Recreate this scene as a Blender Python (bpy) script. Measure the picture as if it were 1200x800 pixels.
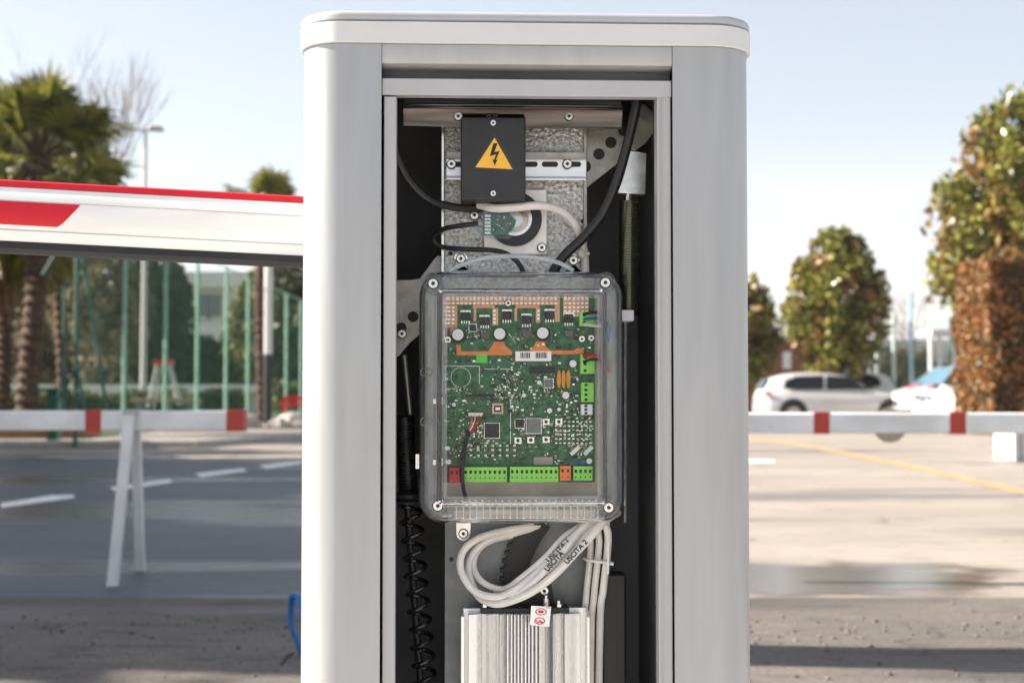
import bpy, math, random
from mathutils import Vector, Matrix, noise as mnoise
R = math.radians
random.seed(7)
scene = bpy.context.scene
for o in list(bpy.data.objects): bpy.data.objects.remove(o)

# ------------------------------------------------------------------ camera
F, H, HORIZON = 1667.0, 0.9, 460.0
PITCH = math.atan((HORIZON - 400) / F)
cd = bpy.data.cameras.new('camera'); cam = bpy.data.objects.new('camera', cd)
scene.collection.objects.link(cam); scene.camera = cam
cam.location = (0, 0, H); cam.rotation_euler = (R(90) + PITCH, 0, 0)
cd.sensor_width = 36; cd.lens = 50.0; cd.sensor_fit = 'HORIZONTAL'
cd.clip_start = 0.05; cd.clip_end = 9000
cd.dof.use_dof = True; cd.dof.focus_distance = 1.70; cd.dof.aperture_fstop = 7.0

# ------------------------------------------------------------------ light
SUN_EL, SUN_AZ = 30.0, -84.0          # azimuth from +Y, negative = towards -X
w = bpy.data.worlds.new('World'); scene.world = w; w.use_nodes = True
nt = w.node_tree; nt.nodes.clear()
def N(nt, t, **k):
    n = nt.nodes.new(t)
    for a, b in k.items(): setattr(n, a, b)
    return n
sky = N(nt, 'ShaderNodeTexSky', sky_type='NISHITA', sun_disc=False)
sky.sun_elevation = R(SUN_EL); sky.sun_rotation = R(SUN_AZ); sky.air_density = 1.0; sky.dust_density = 0.35; sky.ozone_density = 1.6
tc = N(nt, 'ShaderNodeTexCoord'); sep = N(nt, 'ShaderNodeSeparateXYZ')
nt.links.new(tc.outputs['Generated'], sep.inputs[0])
mp = N(nt, 'ShaderNodeMapping'); mp.inputs['Scale'].default_value = (1, 1, 2.4); mp.inputs['Location'].default_value = (0.37, 0.2, 0.1)
nz = N(nt, 'ShaderNodeTexNoise'); nz.inputs['Scale'].default_value = 5.5; nz.inputs['Detail'].default_value = 8; nz.inputs['Roughness'].default_value = .52
nt.links.new(tc.outputs['Generated'], mp.inputs[0]); nt.links.new(mp.outputs[0], nz.inputs['Vector'])
r1 = N(nt, 'ShaderNodeMapRange', interpolation_type='SMOOTHSTEP'); r1.inputs[1].default_value = .40; r1.inputs[2].default_value = .56
nt.links.new(nz.outputs['Fac'], r1.inputs[0])
r2 = N(nt, 'ShaderNodeMapRange', interpolation_type='SMOOTHSTEP'); r2.inputs[1].default_value = .08; r2.inputs[2].default_value = .19; r2.inputs[3].default_value = 1; r2.inputs[4].default_value = 0
nt.links.new(sep.outputs['Z'], r2.inputs[0])
mm = N(nt, 'ShaderNodeMath', operation='MULTIPLY'); nt.links.new(r1.outputs[0], mm.inputs[0]); nt.links.new(r2.outputs[0], mm.inputs[1])
r3 = N(nt, 'ShaderNodeMapRange', interpolation_type='SMOOTHSTEP'); r3.inputs[1].default_value = 0.0; r3.inputs[2].default_value = .14; r3.inputs[3].default_value = .0
nt.links.new(sep.outputs['X'], r3.inputs[0])
m3 = N(nt, 'ShaderNodeMath', operation='MULTIPLY'); nt.links.new(mm.outputs[0], m3.inputs[0]); nt.links.new(r3.outputs[0], m3.inputs[1])
r4 = N(nt, 'ShaderNodeMapRange'); r4.inputs[3].default_value = .42; r4.inputs[4].default_value = 1; nt.links.new(m3.outputs[0], r4.inputs[0])
mix = N(nt, 'ShaderNodeMixRGB'); mix.inputs[2].default_value = (5.25, 5.2, 5.2, 1)
nt.links.new(r4.outputs[0], mix.inputs[0]); nt.links.new(sky.outputs[0], mix.inputs[1])
bg = N(nt, 'ShaderNodeBackground'); bg.inputs[1].default_value = 0.05
out = N(nt, 'ShaderNodeOutputWorld'); nt.links.new(mix.outputs[0], bg.inputs[0]); nt.links.new(bg.outputs[0], out.inputs[0])

ld = bpy.data.lights.new('sun', 'SUN'); sun = bpy.data.objects.new('sun', ld); scene.collection.objects.link(sun)
ld.energy = 5.0; ld.angle = R(0.5); ld.color = (1.0, 0.91, 0.79)
sd = Vector((math.sin(R(SUN_AZ)) * math.cos(R(SUN_EL)), math.cos(R(SUN_AZ)) * math.cos(R(SUN_EL)), math.sin(R(SUN_EL))))
sun.rotation_euler = sd.to_track_quat('Z', 'Y').to_euler(); sun.location = sd * 30
vs = scene.view_settings; vs.view_transform = 'Standard'; vs.look = 'None'; vs.gamma = 1; vs.use_curve_mapping = False
vs.exposure = 1.77
scene.cycles.volume_bounces = 1
scene.cycles.transparent_max_bounces = 24
scene.cycles.sample_clamp_indirect = 6

# ------------------------------------------------------------------ coordinates
CAM = Vector((0, 0, H))
def ray(px, py):
    a, b = (px - 600) / F, (400 - py) / F
    c, s = math.cos(PITCH), math.sin(PITCH)
    return Vector((a, c - b * s, s + b * c))
def atY(px, py, Y):
    d = ray(px, py); return CAM + d * (Y / d.y)
def ground(px, py, z=0.0):
    d = ray(px, py); return CAM + d * ((z - H) / d.z)
CAB = Matrix.Translation((0.015, 1.667, 0)) @ Matrix.Rotation(R(2.4), 4, 'Z')
CABI = CAB.inverted()
def loc(px, py, d):                       # picture point -> cabinet coordinates at depth d behind its front
    o = CABI @ CAM; v = CABI.to_3x3() @ ray(px, py)
    return o + v * ((d - o.y) / v.y)
IDN = Matrix.Identity(4)

# ------------------------------------------------------------------ materials
MATS = {}
def mat(name, col, rough=.5, metal=0.0, var=.12, scale=12.0, bump=0.0, bscale=60.0, col2=None, coat=0.0, spec=.5, island=0.0, trans=0.0, stretch=None, detail=6, emit=None):
    if name in MATS: return MATS[name]
    m = bpy.data.materials.new(name); m.use_nodes = True; nt = m.node_tree
    p = nt.nodes['Principled BSDF']; L = nt.links
    tc = N(nt, 'ShaderNodeTexCoord'); n = N(nt, 'ShaderNodeTexNoise')
    n.inputs['Scale'].default_value = scale; n.inputs['Detail'].default_value = detail
    src = tc.outputs['Object']
    if stretch:
        mpn = N(nt, 'ShaderNodeMapping'); mpn.inputs['Scale'].default_value = stretch; L.new(src, mpn.inputs[0]); src = mpn.outputs[0]
    L.new(src, n.inputs['Vector'])
    if island:
        g = N(nt, 'ShaderNodeNewGeometry'); fac = g.outputs['Random Per Island']
    else:
        mr = N(nt, 'ShaderNodeMapRange'); mr.inputs[1].default_value = .3; mr.inputs[2].default_value = .7
        L.new(n.outputs['Fac'], mr.inputs[0]); fac = mr.outputs[0]
    mx = N(nt, 'ShaderNodeMixRGB')
    a = tuple(c * (1 - var) for c in col); b = tuple(min(1, c * (1 + var)) for c in col) if col2 is None else col2
    mx.inputs[1].default_value = (*a, 1); mx.inputs[2].default_value = (*b, 1)
    L.new(fac, mx.inputs[0]); L.new(mx.outputs[0], p.inputs['Base Color'])
    p.inputs['Metallic'].default_value = metal; p.inputs['Specular IOR Level'].default_value = spec
    p.inputs['Coat Weight'].default_value = coat; p.inputs['Coat Roughness'].default_value = .08
    rr = N(nt, 'ShaderNodeMapRange'); rr.inputs[3].default_value = max(.02, rough - .08); rr.inputs[4].default_value = min(1, rough + .08)
    L.new(n.outputs['Fac'], rr.inputs[0]); L.new(rr.outputs[0], p.inputs['Roughness'])
    if bump:
        bn = N(nt, 'ShaderNodeTexNoise'); bn.inputs['Scale'].default_value = bscale; bn.inputs['Detail'].default_value = 5
        L.new(src, bn.inputs['Vector'])
        bp = N(nt, 'ShaderNodeBump'); bp.inputs['Strength'].default_value = bump; bp.inputs['Distance'].default_value = min(.02, .6 / bscale)
        L.new(bn.outputs['Fac'], bp.inputs['Height']); L.new(bp.outputs[0], p.inputs['Normal'])
    if trans:
        t = N(nt, 'ShaderNodeBsdfTranslucent'); L.new(mx.outputs[0], t.inputs['Color'])
        ms = N(nt, 'ShaderNodeMixShader'); ms.inputs[0].default_value = trans
        o = nt.nodes['Material Output']
        L.new(p.outputs[0], ms.inputs[1]); L.new(t.outputs[0], ms.inputs[2]); L.new(ms.outputs[0], o.inputs[0])
    MATS[name] = m; return m

def clear_mat(name, tint=(.93, .96, .97), milk=.06, edge=.35, rough=.06, ior=1.5):
    m = bpy.data.materials.new(name); m.use_nodes = True; nt = m.node_tree; nt.nodes.clear(); L = nt.links
    o = N(nt, 'ShaderNodeOutputMaterial'); tr = N(nt, 'ShaderNodeBsdfTransparent'); tr.inputs[0].default_value = (*tint, 1)
    gl = N(nt, 'ShaderNodeBsdfGlossy'); gl.inputs['Roughness'].default_value = rough
    df = N(nt, 'ShaderNodeBsdfDiffuse'); df.inputs[0].default_value = (.75, .8, .84, 1)
    fr = N(nt, 'ShaderNodeFresnel'); fr.inputs[0].default_value = ior
    lw = N(nt, 'ShaderNodeLayerWeight'); lw.inputs[0].default_value = .35
    mr = N(nt, 'ShaderNodeMapRange'); mr.inputs[3].default_value = milk; mr.inputs[4].default_value = edge
    L.new(lw.outputs['Facing'], mr.inputs[0])
    tc = N(nt, 'ShaderNodeTexCoord'); nz = N(nt, 'ShaderNodeTexNoise'); nz.inputs['Scale'].default_value = 14
    L.new(tc.outputs['Object'], nz.inputs['Vector'])
    bp = N(nt, 'ShaderNodeBump'); bp.inputs['Strength'].default_value = .15; bp.inputs['Distance'].default_value = .01
    L.new(nz.outputs['Fac'], bp.inputs['Height']); L.new(bp.outputs[0], gl.inputs['Normal'])
    s1 = N(nt, 'ShaderNodeMixShader'); s2 = N(nt, 'ShaderNodeMixShader')
    L.new(mr.outputs[0], s1.inputs[0]); L.new(tr.outputs[0], s1.inputs[1]); L.new(df.outputs[0], s1.inputs[2])
    L.new(fr.outputs[0], s2.inputs[0]); L.new(s1.outputs[0], s2.inputs[1]); L.new(gl.outputs[0], s2.inputs[2])
    L.new(s2.outputs[0], o.inputs[0]); return m

M_white = mat('cabinet_paint', (.395, .402, .412), .36, .40, .06, 9, .04, 900, stretch=(6, 6, .5), detail=9)
M_cap = mat('cap_paint', (.62, .622, .625), .42, 0, .03, 9, .03, 900)
M_capgrey = mat('cap_lid_shade', (.42, .43, .45), .40, 0, .05, 9)  # lid greyer than the cap, its shaded look put into the colour
M_frame = mat('frame_aluminium', (.44, .44, .44), .42, .1, .05, 14, stretch=(1, 1, .1))
M_liner = mat('dark_liner', (.085, .085, .09), .6, 0, .3, 9, .05, 300)
M_liner2 = mat('charcoal_liner', (.17, .172, .18), .55, 0, .15, 9, .05, 300)
M_galv = mat('galvanised_hammered', (.30, .30, .295), .32, .6, .22, 230, 1.0, 200, col2=(.80, .79, .76), detail=3)  # light and dark of the dents also mixed into the colour by noise
M_plate = mat('grey_steel_plate', (.19, .20, .205), .5, .5, .25, 30, .15, 400)
M_shiny = mat('polished_steel', (.11, .10, .092), .2, 1, .6, 9, .04, 30, stretch=(.6, 4, 9))
M_steel = mat('zinc_steel', (.78, .77, .74), .24, .9, .15, 90, .1, 500)
M_lever = mat('zinc_lever', (.42, .40, .365), .42, .75, .25, 45, .25, 300)
M_gold = mat('passivated_zinc', (.15, .16, .12), .25, .9, .15, 40)
M_rail = mat('rail_aluminium', (.85, .86, .87), .32, .75, .05, 40, stretch=(.2, 4, 4))
M_blackbox = mat('black_plastic', (.020, .021, .024), .5, 0, .2, 40, .1, 900)
M_rubber = mat('black_rubber', (.012, .012, .013), .42, 0, .3, 60)
M_yellow = mat('warning_yellow', (.88, .47, .045), .45, 0, .04, 60)
M_ink = mat('black_ink', (.012, .012, .012), .5)
M_cablegrey = mat('grey_cable_sheath', (.70, .665, .63), .42, 0, .10, 40, .05, 300)
M_whiteplate = mat('white_plate', (.84, .81, .76), .4, .3, .08, 60, .1, 200)
M_pcb = mat('board_green', (.008, .060, .022), .3, 0, .3, 110, .05, 800, col2=(.030, .19, .07), detail=9)
M_copper = mat('board_copper', (.62, .20, .055), .34, .35, .15, 120)
M_copperlight = mat('board_copper_field', (.66, .34, .20), .4, .1, .12, 120)
M_tin = mat('solder_tin', (.85, .84, .80), .28, .7, .12, 300)
M_chip = mat('chip_black', (.014, .014, .015), .38, 0, .2, 200)
M_chipgrey = mat('chip_grey', (.16, .17, .18), .3, .3, .1, 200)
M_term = mat('terminal_green', (.26, .72, .10), .38, 0, .08, 90)
M_red = mat('terminal_red', (.60, .01, .03), .36, 0, .08, 90)
M_orange = mat('terminal_orange', (.80, .20, .05), .38, 0, .08, 90)
M_yellowdisc = mat('varistor_yellow', (.58, .26, .035), .32, 0, .12, 90)
M_label = mat('label_white', (.88, .88, .88), .45, 0, .03, 90)
M_labelred = mat('label_red', (.62, .02, .04), .45, 0, .05, 90)
M_boxback = mat('enclosure_backplate', (.74, .64, .56), .35, .2, .18, 22, .1, 60)
M_alu = mat('heatsink_aluminium', (.88, .87, .855), .28, .65, .06, 30, .03, 300, stretch=(6, 6, .3))
M_blue = mat('blue_sheath', (.01, .13, .38), .4)
M_redsheath = mat('red_sheath', (.55, .015, .02), .4)
M_silver = mat('capacitor_top', (.74, .74, .74), .34, .2, .08, 200)
M_clear = clear_mat('clear_polycarbonate', tint=(.99, .99, .99), milk=.0, edge=.10, ior=1.2)
def glass_mat(name, col, rough=.03, ior=1.42, frost=.045):
    m = bpy.data.materials.new(name); m.use_nodes = True; p = m.node_tree.nodes['Principled BSDF']
    n = N(m.node_tree, 'ShaderNodeTexNoise'); n.inputs['Scale'].default_value = 20
    r = N(m.node_tree, 'ShaderNodeMapRange'); r.inputs[3].default_value = rough * .4; r.inputs[4].default_value = rough * 1.8
    m.node_tree.links.new(n.outputs['Fac'], r.inputs[0]); m.node_tree.links.new(r.outputs[0], p.inputs['Roughness'])
    p.inputs['Base Color'].default_value = (*col, 1); p.inputs['Transmission Weight'].default_value = 1; p.inputs['IOR'].default_value = ior
    n2 = N(m.node_tree, 'ShaderNodeTexNoise'); n2.inputs['Scale'].default_value = 26; tcx = N(m.node_tree, 'ShaderNodeTexCoord'); mpx = N(m.node_tree, 'ShaderNodeMapping'); mpx.inputs['Scale'].default_value = (3, 1, .5)
    m.node_tree.links.new(tcx.outputs['Object'], mpx.inputs[0]); m.node_tree.links.new(mpx.outputs[0], n2.inputs['Vector'])
    r2 = N(m.node_tree, 'ShaderNodeMapRange'); r2.inputs[1].default_value = .35; r2.inputs[2].default_value = .65; r2.inputs[3].default_value = frost * .4; r2.inputs[4].default_value = frost * 1.6
    m.node_tree.links.new(n2.outputs['Fac'], r2.inputs[0]); df = N(m.node_tree, 'ShaderNodeBsdfDiffuse'); df.inputs[0].default_value = (.90, .93, .95, 1)
    ms = N(m.node_tree, 'ShaderNodeMixShader'); m.node_tree.links.new(r2.outputs[0], ms.inputs[0]); m.node_tree.links.new(p.outputs[0], ms.inputs[1]); m.node_tree.links.new(df.outputs[0], ms.inputs[2]); m.node_tree.links.new(ms.outputs[0], m.node_tree.nodes['Material Output'].inputs[0])
    return m
M_glassrim = glass_mat('clear_polycarbonate_solid', (.93, .965, .985))
M_clearrim = clear_mat('clear_polycarbonate_rim', tint=(.88, .92, .94), milk=.03, edge=.5, rough=.05)

# ------------------------------------------------------------------ mesh builder
WORLD_OF = {}
def wm(o): return WORLD_OF.get(o.name, IDN)
def tag(o, label=None, cat=None, group=None, kind=None):
    if label: o['label'] = label
    if cat: o['category'] = cat
    if group: o['group'] = group
    if kind: o['kind'] = kind
    return o
class MB:
    def __init__(s, frame=IDN): s.v = []; s.f = []; s.fr = frame; s.mi = []; s.cur = 0
    def add(s, vs, fs):
        b = len(s.v); s.v += [Vector(v) for v in vs]; s.f += [tuple(b + i for i in f) for f in fs]; s.mi += [s.cur] * len(fs); return s
    def box(s, x0, y0, z0, x1, y1, z1):
        return s.add([(x0, y0, z0), (x1, y0, z0), (x1, y1, z0), (x0, y1, z0), (x0, y0, z1), (x1, y0, z1), (x1, y1, z1), (x0, y1, z1)],
                     [(0, 3, 2, 1), (4, 5, 6, 7), (0, 1, 5, 4), (1, 2, 6, 5), (2, 3, 7, 6), (3, 0, 4, 7)])
    def pbox(s, px0, py0, px1, py1, d0, d1):          # box given by picture rectangle on the cabinet
        a = loc(px0, (py0 + py1) / 2, d0); b = loc(px1, (py0 + py1) / 2, d0)
        t = loc((px0 + px1) / 2, py0, d0); u = loc((px0 + px1) / 2, py1, d0)
        return s.box(a.x, d0, u.z, b.x, d1, t.z)
    def prism(s, pts, off):                            # pts: 3-D polygon, off: extrusion vector
        n = len(pts); off = Vector(off); P = [Vector(p) for p in pts]
        fs = [tuple(range(n)), tuple(range(2 * n - 1, n - 1, -1))] + [(i, n + i, n + (i + 1) % n, (i + 1) % n) for i in range(n)]
        return s.add(P + [p + off for p in P], fs)
    def pprism(s, pts, d0, d1):
        return s.prism([loc(x, y, d0) for x, y in pts], (0, d1 - d0, 0))
    def tube(s, path, r, n=10, cap=True):
        P = [Vector(p) for p in path]; m = len(P); rs = r if isinstance(r, (list, tuple)) else [r] * m
        T = [(P[min(i + 1, m - 1)] - P[max(i - 1, 0)]).normalized() for i in range(m)]
        up = Vector((0, 0, 1)) if abs(T[0].z) < .9 else Vector((1, 0, 0))
        nrm = (up - T[0] * up.dot(T[0])).normalized(); vs = []
        for i in range(m):
            nrm = (nrm - T[i] * nrm.dot(T[i]))
            nrm = nrm.normalized() if nrm.length > 1e-6 else T[i].orthogonal().normalized()
            bn = T[i].cross(nrm)
            for k in range(n):
                a = 2 * math.pi * k / n; vs.append(P[i] + (nrm * math.cos(a) + bn * math.sin(a)) * rs[i])
        fs = [(i * n + k, i * n + (k + 1) % n, (i + 1) * n + (k + 1) % n, (i + 1) * n + k) for i in range(m - 1) for k in range(n)]
        if cap: fs += [tuple(range(n - 1, -1, -1)), tuple((m - 1) * n + k for k in range(n))]
        return s.add(vs, fs)
    def cyl(s, a, b, r, r2=None, n=18): return s.tube([a, b], [r, r if r2 is None else r2], n)
    def pcyl(s, px, py, rpx, d0, d1, n=22):
        c = loc(px, py, d0); k = (loc(px + rpx, py, d0) - c).length
        return s.cyl(c, c + Vector((0, d1 - d0, 0)), k, n=n)
    def ring(s, c, r0, r1, y0, y1, n=40, hexin=False):          # flat washer facing -Y
        vs = []
        for rr, y in ((r0, y0), (r1, y0), (r1, y1), (r0, y1)):
            for k in range(n):
                a = 2 * math.pi * k / n; vs.append((c.x + math.cos(a) * rr, y, c.z + math.sin(a) * rr))
        fs = []
        for q in range(4):
            for k in range(n):
                fs.append((q * n + k, q * n + (k + 1) % n, ((q + 1) % 4) * n + (k + 1) % n, ((q + 1) % 4) * n + k))
        return s.add(vs, fs)
    def helix(s, a, b, r, turns, wr, n=8, seg=16):
        a, b = Vector(a), Vector(b); ax = (b - a); L = ax.length; ax.normalize()
        u = ax.orthogonal().normalized(); v = ax.cross(u); m = int(turns * seg)
        return s.tube([a + ax * L * i / m + (u * math.cos(2 * math.pi * i / seg) + v * math.sin(2 * math.pi * i / seg)) * r for i in range(m + 1)], wr, n)
    def loft(s, rings, close=True, caps=(True, True)):
        n = len(rings[0]); vs = [p for r in rings for p in r]; fs = []
        for i in range(len(rings) - 1):
            for k in range(n if close else n - 1):
                fs.append((i * n + k, i * n + (k + 1) % n, (i + 1) * n + (k + 1) % n, (i + 1) * n + k))
        if caps[0]: fs.append(tuple(range(n - 1, -1, -1)))
        if caps[1]: fs.append(tuple((len(rings) - 1) * n + k for k in range(n)))
        return s.add(vs, fs)
    def screw(s, px, py, rpx, d, depth=.004):
        c = loc(px, py, d); k = (loc(px + rpx, py, d) - c).length
        s.cyl(c, c + Vector((0, depth, 0)), k * .9, k, n=20)
        s.ring(c, k * .50, k * .84, c.y - .0016, c.y + .001, 16)
        o = s.cur; s.cur = 1; s.cyl(c + Vector((0, -.0006, 0)), c + Vector((0, .001, 0)), k * .40, n=6); s.ring(c, k * .91, k * 1.12, c.y + .002, c.y + .004, 20); s.cur = o
        return s
    def text(s, body, size, o, ux, uy, depth=.0004, bold=0.0, nrm=None):
        c = bpy.data.curves.new('t', 'FONT'); c.body = body; c.size = size; c.offset = bold; c.align_x = 'CENTER'; c.align_y = 'CENTER'
        ob = bpy.data.objects.new('t', c); scene.collection.objects.link(ob); bpy.context.view_layer.update()
        me = ob.evaluated_get(bpy.context.evaluated_depsgraph_get()).to_mesh()
        o, ux, uy = Vector(o), Vector(ux), Vector(uy)
        vs = [o + ux * v.co.x + uy * v.co.y for v in me.vertices]; fs = [tuple(p.vertices) for p in me.polygons]
        ob.to_mesh_clear(); bpy.data.objects.remove(ob); bpy.data.curves.remove(c)
        return s.add(vs, fs)
    def build(s, name, m, parent=None, bevel=0, smooth=35, seg=2, at=None):
        W = [s.fr @ v for v in s.v]
        if parent is None:
            lo = [min(v[i] for v in W) for i in range(3)]; hi = [max(v[i] for v in W) for i in range(3)]
            org = Vector(at) if at else Vector(((lo[0] + hi[0]) / 2, (lo[1] + hi[1]) / 2, lo[2])); T = Matrix.Translation(org)
        else: T = wm(parent)
        Ti = T.inverted(); me = bpy.data.meshes.new(name)
        me.from_pydata([Ti @ v for v in W], [], s.f)
        for q in (m if isinstance(m, (list, tuple)) else ([m, M_ink] if max(s.mi, default=0) else [m])): me.materials.append(q)
        if max(s.mi, default=0): me.polygons.foreach_set('material_index', s.mi)
        me.validate()
        if smooth:
            me.polygons.foreach_set('use_smooth', [True] * len(me.polygons)); me.set_sharp_from_angle(angle=R(smooth))
        ob = bpy.data.objects.new(name, me); scene.collection.objects.link(ob)
        if parent is None: ob.matrix_world = T; WORLD_OF[ob.name] = T
        else: ob.parent = parent; WORLD_OF[ob.name] = T
        if bevel:
            b = ob.modifiers.new('bevel', 'BEVEL'); b.width = bevel; b.segments = seg; b.limit_method = 'ANGLE'; b.angle_limit = R(40)
        return ob
def empty(name, at, label, cat, group=None, frame=IDN, kind=None):
    o = bpy.data.objects.new(name, None); scene.collection.objects.link(o)
    o.empty_display_size = .05
    T = frame @ Matrix.Translation(Vector(at)); o.matrix_world = T; WORLD_OF[o.name] = T
    return tag(o, label, cat, group, kind)
def spline(pts, k=8):                      # Catmull-Rom through 3-D points
    P = [Vector(p) for p in pts]; P = [P[0] * 2 - P[1]] + P + [P[-1] * 2 - P[-2]]; out = []
    for i in range(1, len(P) - 2):
        for j in range(k):
            t = j / k; a, b, c, d = P[i - 1:i + 3]
            out.append(.5 * ((2 * b) + (c - a) * t + (2 * a - 5 * b + 4 * c - d) * t * t + (3 * b - a - 3 * c + d) * t ** 3))
    out.append(P[-2]); return out
def copy_tree(o, parent=None):
    c = o.copy(); scene.collection.objects.link(c)
    if parent: c.parent = parent
    WORLD_OF[c.name] = wm(o)
    for ch in [q for q in bpy.data.objects if q.parent == o]: copy_tree(ch, c)
    return c

# ================================================================== SETTING
def ground_mat(name, base, dark, light, wet=(0, 0), rough=.85, speck=.5):
    m = bpy.data.materials.new(name); m.use_nodes = True; nt = m.node_tree; L = nt.links; p = nt.nodes['Principled BSDF']
    tc = N(nt, 'ShaderNodeTexCoord'); g = tc.outputs['Object']
    def noise(sc, det, stretch=None, rg=.55):
        src = g
        if stretch:
            k = N(nt, 'ShaderNodeMapping'); k.inputs['Scale'].default_value = stretch; L.new(g, k.inputs[0]); src = k.outputs[0]
        n = N(nt, 'ShaderNodeTexNoise'); n.inputs['Scale'].default_value = sc; n.inputs['Detail'].default_value = det; n.inputs['Roughness'].default_value = rg
        L.new(src, n.inputs['Vector']); return n.outputs['Fac']
    def rng(s, a, b, c=0, d=1):
        k = N(nt, 'ShaderNodeMapRange', interpolation_type='SMOOTHSTEP'); k.inputs[1].default_value = a; k.inputs[2].default_value = b
        k.inputs[3].default_value = c; k.inputs[4].default_value = d; L.new(s, k.inputs[0]); return k.outputs[0]
    def mixc(f, a, b):
        k = N(nt, 'ShaderNodeMixRGB'); L.new(f, k.inputs[0])
        for i, q in ((1, a), (2, b)):
            if isinstance(q, tuple): k.inputs[i].default_value = (*q, 1)
            else: L.new(q, k.inputs[i])
        return k.outputs[0]
    big = rng(noise(.55, 5, (.55, 1.3, 1)), .38, .62); fine = rng(noise(55, 6, rg=.8), .40, .62); mid = rng(noise(6, 7, (.5, 1.4, 1)), .52, .70)
    c = mixc(big, base, light); c = mixc(mid, c, tuple(x * .55 + y * .45 for x, y in zip(base, dark)))
    fk = N(nt, 'ShaderNodeMath', operation='MULTIPLY'); L.new(fine, fk.inputs[0]); fk.inputs[1].default_value = speck
    c = mixc(fk.outputs[0], c, dark)
    wetf = rng(noise(.42, 4, (.32, 1.5, 1)), .50 + wet[0], .62 + wet[0])
    vo = N(nt, 'ShaderNodeTexVoronoi', feature='DISTANCE_TO_EDGE'); vo.inputs['Scale'].default_value = .42
    dn = N(nt, 'ShaderNodeTexNoise'); dn.inputs['Scale'].default_value = 2.2; dn.inputs['Detail'].default_value = 6; L.new(g, dn.inputs['Vector'])
    vm = N(nt, 'ShaderNodeVectorMath', operation='MULTIPLY_ADD'); L.new(dn.outputs['Color'], vm.inputs[0]); vm.inputs[1].default_value = (.9, .9, .9); L.new(g, vm.inputs[2]); L.new(vm.outputs[0], vo.inputs['Vector'])
    crk = N(nt, 'ShaderNodeMath', operation='MULTIPLY'); L.new(rng(vo.outputs['Distance'], .002, .007, 1, 0), crk.inputs[0]); L.new(rng(noise(.8, 3), .45, .6, 0, .75), crk.inputs[1])
    c = mixc(crk.outputs[0], c, tuple(q * .45 for q in dark))
    stn = rng(noise(1.7, 6, (.45, 1.9, 1), .6), .60, .74, 0, .75); c = mixc(stn, c, tuple(x * .35 + y * .65 for x, y in zip(base, dark)))
    cw = N(nt, 'ShaderNodeMixRGB', blend_type='MULTIPLY'); L.new(wetf, cw.inputs[0]); L.new(c, cw.inputs[1]); cw.inputs[2].default_value = (.62, .62, .64, 1)
    L.new(cw.outputs[0], p.inputs['Base Color'])
    L.new(rng(wetf, 0, 1, rough, wet[1] or rough), p.inputs['Roughness'])
    bp = N(nt, 'ShaderNodeBump'); bp.inputs['Strength'].default_value = .5; bp.inputs['Distance'].default_value = .006
    L.new(noise(90, 5, rg=.7), bp.inputs['Height']); L.new(bp.outputs[0], p.inputs['Normal'])
    return m
M_asph_shade = ground_mat('worn_asphalt_shade', (.066, .073, .086), (.034, .036, .041), (.095, .102, .116), wet=(-.04, .24), rough=.55)  # asphalt darkened and blued, tree shade put into the colour
M_pale_sunlit = ground_mat('pale_paving_sunlit', (.285, .245, .212), (.18, .152, .130), (.35, .305, .268), wet=(.03, .45), rough=.75, speck=.35)  # rest of the ground paler, sunlight put into the colour
M_apron = ground_mat('rough_old_asphalt', (.135, .119, .106), (.035, .030, .027), (.19, .167, .147), wet=(.0, .5), rough=.9, speck=.55)
M_paveg = ground_mat('pale_pavement', (.34, .30, .27), (.22, .19, .17), (.40, .36, .32))
M_lawn = mat('lawn_soil', (.06, .075, .02), .9, 0, .4, 3, .5, 40)
M_roadwhite = mat('road_paint_white', (.88, .88, .86), .7, 0, .12, 8, .2, 80)
M_roadyellow = mat('road_paint_yellow', (.40, .285, .13), .7, 0, .3, 5, .2, 80)
M_kerb = mat('kerb_concrete', (.40, .37, .34), .8, 0, .2, 6, .3, 60)
M_kerbdark = mat('dark_kerb', (.05, .048, .045), .85, 0, .3, 6, .3, 60)

def sheet(name, pts, z, m, kind='structure', **kw):
    mb = MB(); mb.add([(x, y, z) for x, y in pts], [tuple(range(len(pts)))])
    o = mb.build(name, m, smooth=0, at=(0, 0, 0)); o['kind'] = kind; return o
sheet('ground', [(-2600, -700), (2600, -700), (2600, 4000), (-2600, 4000)], 0, M_pale_sunlit)
_g = lambda px, py: tuple(ground(px, py).xy)
sheet('shaded_asphalt', [(-16, 6.0), (.6, 6.0), (.4, 14.5), _g(345, 544), _g(300, 541), _g(262, 537.5), _g(225, 538), _g(180, 531), _g(0, 533), (-16, 20.5)], .0025, M_asph_shade)  # dark sheet whose outline follows the edge of the tree shade
yj = ground(600, 701).y
sheet('road_apron', [(-14, 3.55), (14, 3.55), (14, yj + .05), (-14, yj - .05)], .004, M_apron)
M_bounce = ground_mat('bounce_slab_pale', (.50, .485, .465), (.32, .31, .29), (.58, .56, .54), wet=(.08, .5), rough=.8, speck=.3)
mb = MB(); mb.box(-5, -14, 0, 5, 3.5, .008); mb.build('bounce_slab', M_bounce, smooth=0, bevel=.003)['kind'] = 'structure'  # unseen pale slab added to bounce sunlight into the cabinet

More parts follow.
